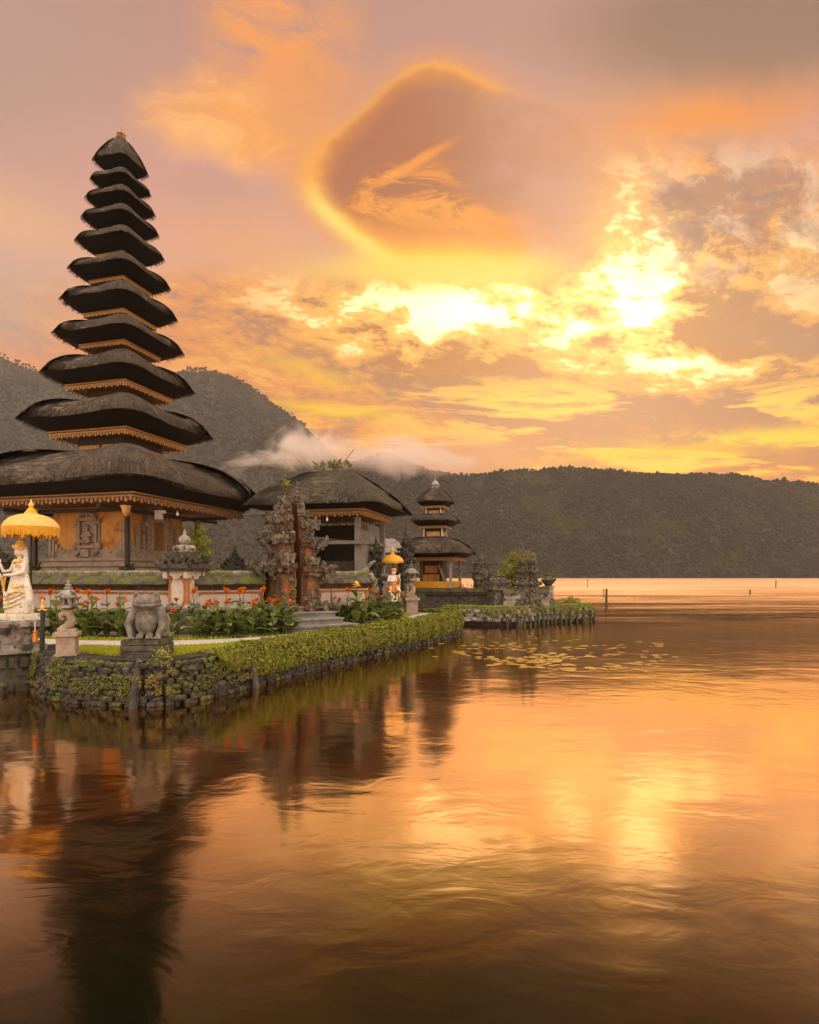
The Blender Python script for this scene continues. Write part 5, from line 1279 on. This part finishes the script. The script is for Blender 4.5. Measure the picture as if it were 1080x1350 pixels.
def small_weed(label, loc, n, size, mt, spread):
    V, F = [], []
    for k in range(n):
        p = Vector((rng.gauss(0, spread), rng.gauss(0, spread), abs(rng.gauss(0, spread * 1.1)))); leaf_cloud(V, F, Vector(loc) + p, (0, -.3, 1), size)
    tag(npmesh('weed', np.array([tuple(v) for v in V]), np.array(F), mt), label, 'plant')
small_weed('little bright weed growing at the front corner of the frog\'s block', (wx(214, 11.4), 11.42, ZG + .05), 120, .032, M['young_leaf'], .085)

# ------------------------------------------------------------------ canna plants in the beds
def canna_proto(k):
    t = thing('canna_plant', '', 'canna', (0, 0, 0), 0, 'orange cannas in the beds along the wall'); r_ = random.Random(50 + k)
    fo = MB(); st = MB(); fl = MB(); ns = 3
    for s in range(ns):
        bx, by = r_.uniform(-.13, .13), r_.uniform(-.13, .13); H = r_.uniform(.5, .82) if s else .98
        lean = (r_.uniform(-.08, .08), r_.uniform(-.08, .08)); top = (bx + lean[0], by + lean[1], H)
        st.tube([(bx, by, 0), (bx + lean[0] * .4, by + lean[1] * .4, H * .5), top], [.016, .013, .008], 6)
        a0 = r_.uniform(0, 6.28)
        for q in range(6):
            z = H * (.10 + .125 * q); a = a0 + q * 2.3 + r_.uniform(-.4, .4); L = r_.uniform(.34, .52) * (1 - .05 * q); w = L * r_.uniform(.22, .30); el = r_.uniform(.35, 1.15)
            vs = []; n = 7
            for i in range(n):
                u = i / (n - 1); rr = L * u; zz = z + math.sin(el) * rr - .55 * L * u * u * (1.1 - el * .5); ho = math.cos(el) * rr + .15 * L * u * u
                ww = w * math.sin(math.pi * min(1, (u * .93 + .07))) ** .8 if i < n - 1 else .004
                if i == 0: ww = .012
                cx, cy = bx + lean[0] * z / H + math.cos(a) * ho, by + lean[1] * z / H + math.sin(a) * ho; sx, sy = -math.sin(a) * ww, math.cos(a) * ww
                vs += [(cx - sx, cy - sy, zz + ww * .35), (cx, cy, zz), (cx + sx, cy + sy, zz + ww * .35)]
            fs = []
            for i in range(n - 1): fs += [(3 * i, 3 * i + 1, 3 * i + 4, 3 * i + 3), (3 * i + 1, 3 * i + 2, 3 * i + 5, 3 * i + 4)]
            fo.add(vs, fs)
        if (s == 0 and k != 3) or (s == 1 and k == 1):
            for q in range(11):
                a = r_.uniform(0, 6.28); el = r_.uniform(-.1, 1.4); L = r_.uniform(.085, .135); d = Vector((math.cos(a) * math.cos(el), math.sin(a) * math.cos(el), math.sin(el))); sd = d.cross(Vector((.3, .2, 1))).normalized() * L * .5; p = Vector(top) + Vector((r_.uniform(-.03, .03), r_.uniform(-.03, .03), r_.uniform(-.03, .05)))
                fl.add([p, p + d * L * .5 - sd, p + d * L + Vector((0, 0, -.01)), p + d * L * .5 + sd], [(0, 1, 2, 3)])
    fo.build('foliage', M['canna_leaf'], t, smooth=True); st.build('stem', M['stem_green'], t); fl.v and fl.build('flower', M['canna_petal'] if k != 2 else M['yellow_petal'], t)
    return t
PROT = [canna_proto(k) for k in range(4)]
USED = [False] * 4
def canna(px, Y, k, sc, label):
    r = PROT[k]; loc = (wx(px, Y), Y, ZG)
    if not USED[k]: USED[k] = True; o = r; o.location = loc; o.rotation_euler = (0, 0, px * .7); o.scale = (sc,) * 3; o['label'] = label
    else: dup(r, loc, px * .7, sc, label)
L1 = 'orange canna with broad leaves in the bed under the long wall, left of the frog'
L2 = 'orange canna in the dense clump between the frog and the gate steps'
L3 = 'orange canna in the clump right of the gate steps'
L4 = 'yellow-flowered canna among the orange ones right of the gate steps'
L5 = 'orange canna behind the frog\'s shoulder, against the corner pillar'
i_ = 0
for px, Y in ((8, 16.4), (20, 15.7), (40, 16.3), (60, 15.9), (72, 16.2), (84, 15.7), (100, 16.0), (112, 15.5), (122, 16.0), (132, 15.5), (146, 15.9), (158, 15.5), (168, 15.9), (108, 16.4)): canna(px, Y, (0, 1, 3)[i_ % 3], .98 + .14 * (i_ % 3), L1); i_ += 1
for px, Y in ((192, 15.4), (232, 15.6)): canna(px, Y, 1, .95, L5)
for px, Y in ((262, 15.4), (272, 15.8), (284, 15.5), (294, 16.0), (304, 15.6), (314, 16.1), (324, 15.8), (334, 16.4), (344, 16.1), (352, 16.7), (362, 16.4), (372, 16.8), (380, 16.5), (358, 17.1), (338, 16.9), (318, 16.6), (298, 16.4), (278, 16.3)): canna(px, Y, (0, 3, 1)[i_ % 3], .92 + .12 * (i_ % 3), L2); i_ += 1
for px, Y in ((436, 19.6), (446, 19.9), (455, 19.4), (464, 20.1), (472, 19.7), (481, 20.4), (490, 20.2), (499, 20.9), (507, 21.2), (515, 21.6), (522, 22.0), (476, 20.9), (494, 21.5)): canna(px, Y, (0, 1, 3)[i_ % 3], .98 + .12 * (i_ % 3), L3); i_ += 1
canna(474, 19.5, 2, 1.30, L4)

# ------------------------------------------------------------------ things beyond the wall
def leafy(name, label, cat, loc, trunk_h, crown, count, size, lm, tr=.06, group=None, limbs=5):
    """tapered trunk with limbs and a crown of leaves gathered in clumps. crown: list of (dx, dy, dz, radius)"""
    t = thing(name, label, cat, loc, 0, group); m = MB()
    m.tube([(0, 0, -.05), (.03, .02, trunk_h * .5), (0, .04, trunk_h)], [tr, tr * .8, tr * .6], 8)
    for k, c in enumerate(crown[:limbs]): m.tube([(0, .03, trunk_h * .7), (c[0] * .5, c[1] * .5, (trunk_h + c[2]) * .5 + .05), (c[0], c[1], c[2])], [tr * .5, tr * .35, tr * .12], 6)
    m.build('trunk', M['bark'], t); V, F = [], []; tot = sum(c[3] ** 2 for c in crown)
    for c in crown:
        for k in range(int(count * c[3] ** 2 / tot)):
            d = Vector((rng.gauss(0, 1), rng.gauss(0, 1), rng.gauss(0, 1))).normalized(); q = c[3] * (rng.uniform(.25, 1.0) ** .5); cl = mnoise.noise(d * 2.5 + Vector(c[:3]) * 3)
            if cl < -.22: continue
            p = Vector(c[:3]) + d * q * (1 + .35 * cl); leaf_cloud(V, F, p, d + Vector((0, 0, .5)), size)
    npmesh('crown', np.array([tuple(v) for v in V]), np.array(F), lm, parent=t); return t
leafy('young_tree', 'feathery bright green sapling behind the wall by the pagoda', 'tree', (wx(262, 21.5), 21.5, ZG), 1.6, [(0, 0, 2.3, .34), (.12, 0, 2.8, .28), (-.15, 0, 2.7, .28), (.05, 0, 3.2, .22), (.30, 0, 2.4, .22), (-.20, 0, 3.1, .2), (.36, 0, 2.8, .12)], 2600, .045, M['young_leaf'], .04)
leafy('shrub', 'low dark rounded shrub behind the mossy coping', 'shrub', (wx(283, 21.0), 21.0, ZG), 1.3, [(0, 0, 1.75, .26), (.14, 0, 1.68, .22), (-.16, 0, 1.66, .2)], 900, .035, M['bush_leaf'], .03)
def carved_tower(name, label, loc, w, levels, rz, mt, seed, spire=.5, density=26):
    t = thing(name, label, 'shrine pillar', loc, rz); b = MB(); c = b if mt is not M['brick'] else MB(); z = 0; r_ = random.Random(seed)
    for h, f in levels:
        b.box((0, 0, z + h / 2), (w * f, w * f, h)); carving(c, (0, 0, z + h / 2), w * f, w * f, h, int(density * (.4 + h)), seed + int(z * 10))
        if h < .2 * 1.01:
            for k in range(4):
                a = math.pi / 4 + k * math.pi / 2; curl(c, (w * f * .66 * math.cos(a), w * f * .66 * math.sin(a), z), (math.cos(a), math.sin(a), 0), (0, 0, 1), .30 * w + .06, .8, .07 * w + .01)
        z += h
    f = levels[-1][1]
    c.lathe((0, 0, z), [(w * f * .5, 0), (w * f * .55, spire * .08), (w * f * .25, spire * .2), (w * f * .36, spire * .32), (w * f * .2, spire * .5), (w * f * .1, spire * .7), (.008, spire)], 10)
    b.build('shaft', mt, t)
    if c is not b: c.build('carving', M['stone'], t)
    return t
carved_tower('house_shrine', 'dark tiled shrine crown peeking above the mossy coping', (wx(310, 24.0), 24.0, 1.0), 1.25, [(1.35, .62), (.14, 1.0), (.14, .86), (.16, .66), (.12, .46), (.16, .30)], R(20), M['stone_dark'], 41, .55)
carved_tower('house_shrine', 'dark carved shrine beside the yellow umbrella, at the end of the long wall', (wx(2, 18.2), 18.0, 1.2), .9, [(1.0, .8), (.14, 1.15), (.12, 1.3), (.14, 1.0), (.2, .6), (.1, .75), (.16, .45)], R(-10), M['stone_dark'], 43, .35)
def cable(label, a, b, sag):
    a, b = Vector(a), Vector(b); m = MB(); pts = []
    for i in range(13):
        u = i / 12; p = a.lerp(b, u); p.z -= sag * 4 * u * (1 - u); pts.append(p)
    m.tube(pts, .012, 5); tag(m.build('cable', M['black_paint']), label, 'cable')
cable('thin dark cable strung from the pagoda eave to the split gate', at(303, 672, 20.0), at(345, 679, 18.3), .10)

# the forecourt corner between the pavilion and the islet
carved_tower('guardian_pillar', 'carved mossy pillar behind the orange cannas, beside the white umbrella', (wx(496, 24.0), 24.0, ZG), .62, [(.5, 1.0), (.9, .62), (.12, .95), (.5, .55), (.12, .8), (.34, .46), (.10, .6), (.25, .3)], R(20), M['stone_dark'], 51, .35)
carved_tower('guardian_pillar', 'tall carved stone gate pillar between dancing figure and slender lantern', (wx(536, 27.2), 27.2, ZG), .80, [(.6, 1.0), (1.0, .70), (.14, 1.0), (.45, .72), (.14, .95), (.40, .55), (.12, .7), (.35, .36)], R(20), M['stone_dark'], 52, .8, 34)
carved_tower('guardian_pillar', 'narrow orange and grey carved pillar right of the pavilion wall', (wx(490, 22.5), 22.4, ZG), .40, [(.4, 1.0), (.62, .6), (.10, .9), (.30, .55), (.10, .7)], R(20), M['brick'], 53, .30)
umbrella('white ceremonial umbrella partly hidden behind the pavilion', (wx(492, 27.0), 27.0, ZG), .62, .50, 2.75, M['white_cloth'], M['white_cloth'], .14)
umbrella('small yellow umbrella above the dancing figure', (wx(517.5, 23.6), 23.65, ZG + .5), .43, .26, 1.93, M['yellow_cloth'], M['yellow_cloth'], .10)
def dancer():
    X, Y = wx(519, 23.2), 23.2
    t = thing('statue_pedestal', 'small dark carved pedestal under the dancing figure', 'pedestal', (X, Y, ZG), R(10)); m = MB(); m.box((0, 0, .15), (.56, .5, .3)); m.box((0, 0, .42), (.40, .36, .26)); m.box((0, 0, .58), (.52, .46, .07)); carving(m, (0, 0, .42), .4, .36, .22, 16, 5); m.build('block', M['stone_dark'], t)
    f = thing('dancer_statue', 'white dancing figure with orange headcloth and sash on its pedestal', 'statue', (X, Y, ZG + .62), R(15))
    pr = [('b', (0, 0, .62), (.15, .12, .13)), ('b', (0, 0, .82), (.16, .12, .18)), ('b', (0, -.03, .80), (.13, .11, .12)), ('t', [(-.15, 0, .94), (.15, 0, .94)], [.06, .06]), ('b', (0, -.02, 1.10), (.085, .095, .11)), ('b', (0, -.115, 1.09), (.018, .02, .022)),
          ('t', [(.17, 0, .94), (.25, -.05, .78), (.20, -.16, .88)], [.05, .042, .03]), ('b', (.19, -.18, .92), (.03, .03, .045)), ('t', [(-.17, 0, .94), (-.24, -.08, .78), (-.06, -.18, .76)], [.05, .042, .03]), ('b', (-.03, -.19, .77), (.04, .03, .03)),
          ('t', [(.07, -.02, .58), (.20, -.10, .40), (.13, -.02, .20), (.13, -.04, .04)], [.09, .075, .055, .04]), ('t', [(-.07, -.02, .58), (-.20, -.12, .36), (-.02, -.12, .16), (-.10, -.16, .04)], [.09, .075, .055, .04]),
          ('b', (.13, -.10, .03), (.05, .10, .03)), ('b', (-.12, -.22, .03), (.05, .10, .03)), ('x', (0, 0, .01), (.42, .38, .04))]
    for q in range(3): pr.append(('t', [(.185 + .015 * (q - 1), -.185, .95), (.18 + .02 * (q - 1), -.19, 1.0)], [.012, .01]))
    sculpt('body', pr, .016, M['white_stone'], f, 2)
    m = MB(); m.lathe((0, -.01, 1.14), [(.10, 0), (.115, .04), (.10, .09), (.05, .13)], 12); m.ball((.08, .05, 1.22), (.05, .04, .05)); m.build('headcloth', M['orange_cloth'], f)
    m = MB(); m.lathe((0, 0, .50), [(.19, 0), (.175, .07), (.155, .17)], 14, sy=.85); m.box((-.03, -.16, .46), (.14, .03, .2), top=.7); m.box((.10, -.13, .74), (.05, .03, .46), ry=.3); m.build('sash', M['orange_cloth'], f)
    m = MB(); m.box((.24, .02, .60), (.045, .04, .9)); m.build('staff', M['white_stone'], f)
dancer()
def gilt_gate():
    t = thing('gilded_gate', 'small gilded double gate leaf on white posts behind the dancing figure', 'gate', (wx(526.5, 25.8), 25.8, ZG), R(10))
    for x in (-.36, .36): m = MB(); m.box((x, 0, .62), (.09, .09, 1.24)); m.build('post', M['stone_pale'], t)
    m = MB(); m.box((0, .02, .5), (.62, .04, .9)); carving(m, (0, 0, .5), .56, .05, .8, 26, 4); m.build('leaf', M['gilt_dull'], t)
gilt_gate()
def hut():
    t = thing('offering_hut', 'small open hut with grey pitched roof and thin red posts behind the figures', 'hut', (wx(513, 31.0), 31.0, ZG), R(-14))
    m = MB(); m.add([(-1.1, -1.0, 2.75), (1.1, -1.0, 2.75), (1.1, 1.0, 2.75), (-1.1, 1.0, 2.75), (-.25, 0, 3.5), (.25, 0, 3.5)], [(0, 1, 5, 4), (1, 2, 5), (2, 3, 4, 5), (3, 0, 4), (3, 2, 1, 0)]); m.build('roof', M['concrete'], t)
    for x in (-.9, .9):
        for y in (-.8, .8): m = MB(); m.box((x, y, 1.4), (.09, .09, 2.72)); m.build('post', M['timber'], t)
    m = MB(); m.box((0, .3, .9), (1.7, 1.0, .1)); m.box((0, .3, .4), (1.5, .9, .8)); m.build('table', M['wood'], t)
hut()

# ------------------------------------------------------------------ the islet
ISL = [(1.7, 30.3), (2.6, 29.6), (4.0, 29.0), (5.35, 28.9), (6.05, 29.9), (7.6, 31.1), (9.35, 31.5), (9.55, 32.6), (9.0, 36.5), (6, 39), (0, 40), (-3, 38), (-2, 31.5)]
def islet():
    mb = MB(); n = len(ISL); mb.add([(x, y, ZG) for x, y in ISL] + [(x, y, -.8) for x, y in ISL], [tuple(range(n))] + [(i, i + n, (i + 1) % n + n, (i + 1) % n) for i in range(n)])
    tag(mb.build('islet_ground', M['soil']), 'earth of the small islet', kind='structure')
    line = smooth_poly(ISL[:8], 2); L = plen(line)
    t = thing('islet_wall', 'rough stone edging of the islet with pale upright posts at the waterline', 'stone wall')
    m = MB(); rocks(m, line, 0, L, .30, .80, .30, .05, 21); m.build('stonework', M['stone'], t)
    m = MB(); nn = 60; vs = []
    for i in range(nn + 1):
        x, y, tx, ty = along(line, L * i / nn); vs += [(x + ty * .08, y - tx * .08, -.4), (x + ty * .05, y - tx * .05, .78), (x - ty * .4, y + tx * .4, .805)]
    m.add(vs, [f for i in range(nn) for f in ((3 * i, 3 * i + 3, 3 * i + 4, 3 * i + 1), (3 * i + 1, 3 * i + 4, 3 * i + 5, 3 * i + 2))]); m.build('backing', M['mortar'], t)
    d = 3.3
    while d < L - .1:
        x, y, tx, ty = along(line, d); m = MB(); m.tube([(x + ty * .30, y - tx * .30, -.3), (x + ty * .27, y - tx * .27, .45 + .15 * rng.random()), ], .065, 7); m.build('stake', M['stone_dark'], t); d += rng.uniform(.28, .5)
    V, F = [], []
    for k in range(11000):
        q = rng.uniform(0, L); x, y, tx, ty = along(line, q); dens = .5 + mnoise.noise(Vector((q * .8, 1, 4)))
        if q > 6.2: dens += .4
        if rng.random() > dens: continue
        if rng.random() < .6: s = rng.uniform(-.8, .15); z = ZG + .05 + rng.uniform(0, .10)
        else: s = .14 + rng.uniform(0, .12); z = ZG + .05 - abs(rng.gauss(0, .22)) * (1.4 if q > 6.2 else 1)
        leaf_cloud(V, F, (x + ty * s, y - tx * s, z), (ty * .6, -tx * .6, .6), .055)
    tag(npmesh('ground_ivy', np.array([tuple(v) for v in V]), np.array(F), M['hedge_leaf']), 'ivy and ground cover along the islet\'s edge', kind='stuff')
islet()
def low_wall():
    xa, xb = wx(550, 30.6), wx(661, 30.0)
    t = thing('terrace_wall', 'dark recessed stone terrace wall below the small shrine', 'wall', (xa, 30.7, 0), math.atan2(-.4, xb - xa)); L = xb - xa
    m = MB(); m.box((L / 2, .3, 1.25), (L, .5, .9)); m.build('wall_body', M['stone_dark'], t)
    m = MB(); m.box((L / 2, .25, 1.66), (L + .1, .72, .16)); m.box((L / 2, .25, 1.52), (L, .62, .10)); m.box((L / 2, .22, .86), (L, .66, .12)); m.build('coping', M['moss_cap'], t)
    for x in (.15, L - .35): m = MB(); m.box((x, .22, 1.22), (.55, .62, .80)); m.build('pier', M['stone_dark'], t)
low_wall()
def panel_wall(label, pxa, pxb, Y, top, h):
    a, b = wx(pxa, Y), wx(pxb, Y); t = thing('garden_wall', label, 'wall', (a, Y, 0), 0); L = b - a
    m = MB(); m.box((L / 2, .2, ZG + h * .35), (L, .4, h * .7)); m.build('wall_body', M['stone'], t)
    m = MB(); m.prism([(0, ZG + h * .7), (L, ZG + h * .7), (L, ZG + h), (0, ZG + h)], .12, .32); m.add([(-.03, -.06, ZG + h * .68), (L + .03, -.06, ZG + h * .68), (L + .03, .2, ZG + h), (-.03, .2, ZG + h), (L + .03, .46, ZG + h * .68), (-.03, .46, ZG + h * .68)], [(0, 1, 2, 3), (3, 2, 4, 5), (0, 3, 5), (1, 4, 2), (0, 5, 4, 1)]); m.build('coping', M['moss_cap'], t)
panel_wall('mossy stone garden wall left of the small split gate', 664, 687, 29.6, 0, 1.05)
panel_wall('mossy stone garden wall right of the small split gate', 706, 724, 30.4, 0, 1.05)
carved_tower('carved_pillar', 'stout dark carved pillar standing on the terrace against the lake', (wx(635, 31.5), 31.5, ZG + .9), .72, [(.5, .9), (.35, 1.0), (.10, 1.1), (.35, .85), (.10, .95), (.22, .55)], R(15), M['carved'], 61, .35, 30)
carved_tower('carved_pillar', 'squat carved pillar with pointed cap beside the rounded bush', (wx(657, 30.1), 30.1, ZG), .75, [(.9, .85), (.12, 1.15), (.18, 1.0), (.10, 1.1), (.12, .7)], R(15), M['carved'], 62, .55, 26)
carved_tower('small_gate_tower', 'left spire of the islet\'s small split gate', (wx(690, 29.9), 29.9, ZG), .62, [(.55, 1.0), (.6, .75), (.12, 1.0), (.5, .62), (.10, .85), (.35, .45), (.10, .55)], R(25), M['carved'], 63, .85, 34)
carved_tower('small_gate_tower', 'right spire of the islet\'s small split gate', (wx(701.5, 30.0), 30.0, ZG), .62, [(.55, 1.0), (.6, .75), (.12, 1.0), (.5, .62), (.10, .85), (.35, .45), (.10, .55)], R(25), M['carved'], 64, .80, 34)
def urn_pillar():
    t = thing('urn_pillar', 'stone post topped by a round urn at the islet\'s end', 'pillar', (wx(723, 31.0), 31.0, ZG), 0)
    m = MB(); m.box((0, 0, .5), (.44, .44, 1.0)); m.box((0, 0, 1.02), (.54, .54, .08)); m.build('post', M['stone'], t)
    m = MB(); m.lathe((0, 0, 1.06), [(.20, 0), (.16, .05), (.24, .13), (.34, .24), (.36, .32), (.26, .40), (.14, .50), (.10, .54), (.12, .60), (.05, .72), (.02, .84)], 16); carving(m, (0, 0, 1.32), .5, .5, .16, 18, 4); m.build('urn', M['stone_dark'], t)
urn_pillar()
leafy('bush', 'rounded yellow-green bush beside the small split gate', 'bush', (wx(676, 31.2), 31.2, ZG), 1.2, [(-.1, 0, 1.9, .70), (.45, 0, 2.3, .62), (-.55, 0, 1.5, .50), (.2, -.1, 1.4, .55), (.85, 0, 2.6, .36), (-.95, 0, 1.3, .34), (.1, 0, 2.55, .36)], 7000, .055, M['hedge_leaf'], .09)
leafy('shrub', 'small leafy shrub at the tip of the islet', 'shrub', (wx(752, 32.0), 32.0, ZG), .12, [(0, 0, .22, .30), (.35, 0, .18, .24), (-.4, 0, .18, .26), (-.8, 0, .15, .22)], 1500, .05, M['hedge_leaf'], .03)
def railing():
    t = thing('iron_railing', 'little ornate iron railing top against the bright lake', 'railing', (wx(616, 31.6), 31.6, ZG + .9), R(-10)); m = MB()
    m.tube([(-.5, 0, .05), (.5, 0, .05)], .02, 6)
    for x, h in ((-.4, .16), (-.2, .26), (0, .36), (.2, .26), (.4, .16)): m.tube([(x, 0, 0), (x, 0, h)], .015, 5); curl(m, (x, 0, h * .6), (1 if x >= 0 else -1, 0, 0), (0, 0, 1), .14, 1.0, .018)
    m.build('ironwork', M['rust'], t)
railing()

# ------------------------------------------------------------------ on the lake
def stake(label, px, yb, yt, r, flag=False):
    Y = EYE * FPX / (yb - HOR); h = (yb - yt) / FPX * Y; t = thing('lake_stake', label, 'post', (wx(px, Y), Y, 0)); m = MB(); m.tube([(0, 0, -.5), (0, 0, h * .6), (.01 * h, 0, h)], [r, r * .9, r * .8], 7); m.build('shaft', M['bark'], t)
    if flag: m = MB(); m.add([(0, 0, h), (h * .45, .1, h * .62), (0, 0, h * .68)], [(0, 1, 2)]); m.add([(0, .02, h), (h * .45, .12, h * .62), (0, .02, h * .68)], [(2, 1, 0)]); m.build('pennant', M['pale_cloth'], t)
stake('thick wooden stake standing in the open lake', 799.5, 801, 776, .10)
stake('thin short stake just left of the thick one', 796, 786, 776, .06)
stake('leaning stake with a small pennant far out on the lake', 1023, 775, 765, .10, True)
stake('short stub of a stake below the pennant', 989, 784, 777, .09)
stake('faint thin stake near the far shore', 775, 774, 763, .08)
def lilies():
    mb = MB(); n = 12; vs = [(0, 0, .012)]
    for k in range(n): a = .2 + (2 * math.pi - .4) * k / (n - 1); vs.append((math.cos(a), math.sin(a), .012))
    mb.add(vs, [(0, 1 + k, 2 + k) for k in range(n - 1)]); p = mb.build('lily_pad', M['lily']); tag(p, 'yellowish lily pad floating in the patch off the islet', 'lily pad', 'lily pads floating off the islet'); first = True; k = 0
    r_ = random.Random(77)
    while k < 298:
        u = r_.gauss(0, .55); v = r_.gauss(0, .55); px = 720 + 110 * u + 40 * v; py = 866 + 18 * v
        if r_.random() < .25: px, py = r_.uniform(625, 880), r_.uniform(846, 884)
        if mnoise.noise(Vector((px * .02, py * .09, 1))) < -.12: continue
        q = G(px, py, 0); s = r_.uniform(.06, .135)
        if first: o = p; first = False
        else: o = p.copy(); COL.objects.link(o)
        o.location = (q.x, q.y, .004 + .0004 * (k % 9)); o.rotation_euler = (0, 0, r_.uniform(0, 6.28)); o.scale = (s, s, 1); k += 1
lilies()

# ------------------------------------------------------------------ air
def haze_box():
    mb = MB(); mb.box((0, 560, 292), (2600, 1400, 586)); m = bpy.data.materials.new('haze'); m.use_nodes = True; nb = NB(m.node_tree)
    pv = nb.node('ShaderNodeVolumePrincipled'); pv.inputs['Color'].default_value = (0.89, 0.84, 0.80, 1); pv.inputs['Density'].default_value = 0.00013; pv.inputs['Anisotropy'].default_value = 0.2
    out = nb.node('ShaderNodeOutputMaterial'); nb.nt.links.new(pv.outputs[0], out.inputs['Volume'])
    tag(mb.build('haze', m), 'thin warm evening haze over the lake', kind='stuff')
haze_box()
def mist_cloud():
    mb = MB(); x0, x1 = wx(260, 600), wx(690, 600); z0, z1 = wz(700, 600), wz(530, 600)
    mb.box(((x0 + x1) / 2, 590, (z0 + z1) / 2), (x1 - x0, 60, z1 - z0))
    m = bpy.data.materials.new('mist'); m.use_nodes = True; nb = NB(m.node_tree)
    p = nb.pos(); x, y, z = nb.sep(p); d = None
    q = nb.vec(x + z * 0.5, y, z * 1.7 - x * 0.12)
    w = nb.noise(q, 0.022, 6, 0.66, 0.9)
    for px, py, rx, rz, a in ((372, 606, 62, 20, 1.0), (430, 598, 70, 24, 1.1), (500, 616, 70, 22, 1.0), (575, 614, 60, 20, 0.9), (384, 578, 18, 34, 1.0), (398, 556, 9, 16, 0.7), (545, 592, 44, 20, 0.8), (510, 598, 40, 16, 0.9), (470, 586, 60, 20, 0.7), (330, 622, 50, 14, 0.5), (620, 610, 40, 12, 0.5)):
        cx, cz = wx(px, 590), wz(py, 590); k = 590 / 800
        a1 = (x - cx) / (rx * k); a2 = (z - cz) / (rz * k); a3 = (y - 590.0) / 24.0
        g = nb.exp(-(a1 * a1 + a2 * a2 + a3 * a3)) * a; d = g if d is None else d + g
    dens = nb.mx(d * 1.30 - nb.mx(0.68 - w, 0.0) * 6.4 - 0.05, 0.0) * 0.034
    pv = nb.node('ShaderNodeVolumePrincipled'); pv.inputs['Color'].default_value = (0.98, 0.88, 0.82, 1); nb.put(pv.inputs['Density'], dens); pv.inputs['Anisotropy'].default_value = 0.3
    out = nb.node('ShaderNodeOutputMaterial'); nb.nt.links.new(pv.outputs[0], out.inputs['Volume'])
    tag(mb.build('mist', m), 'low pinkish cloud drifting along the foot of the mountain', kind='stuff')
mist_cloud()
SC.cycles.volume_step_rate = 0.6
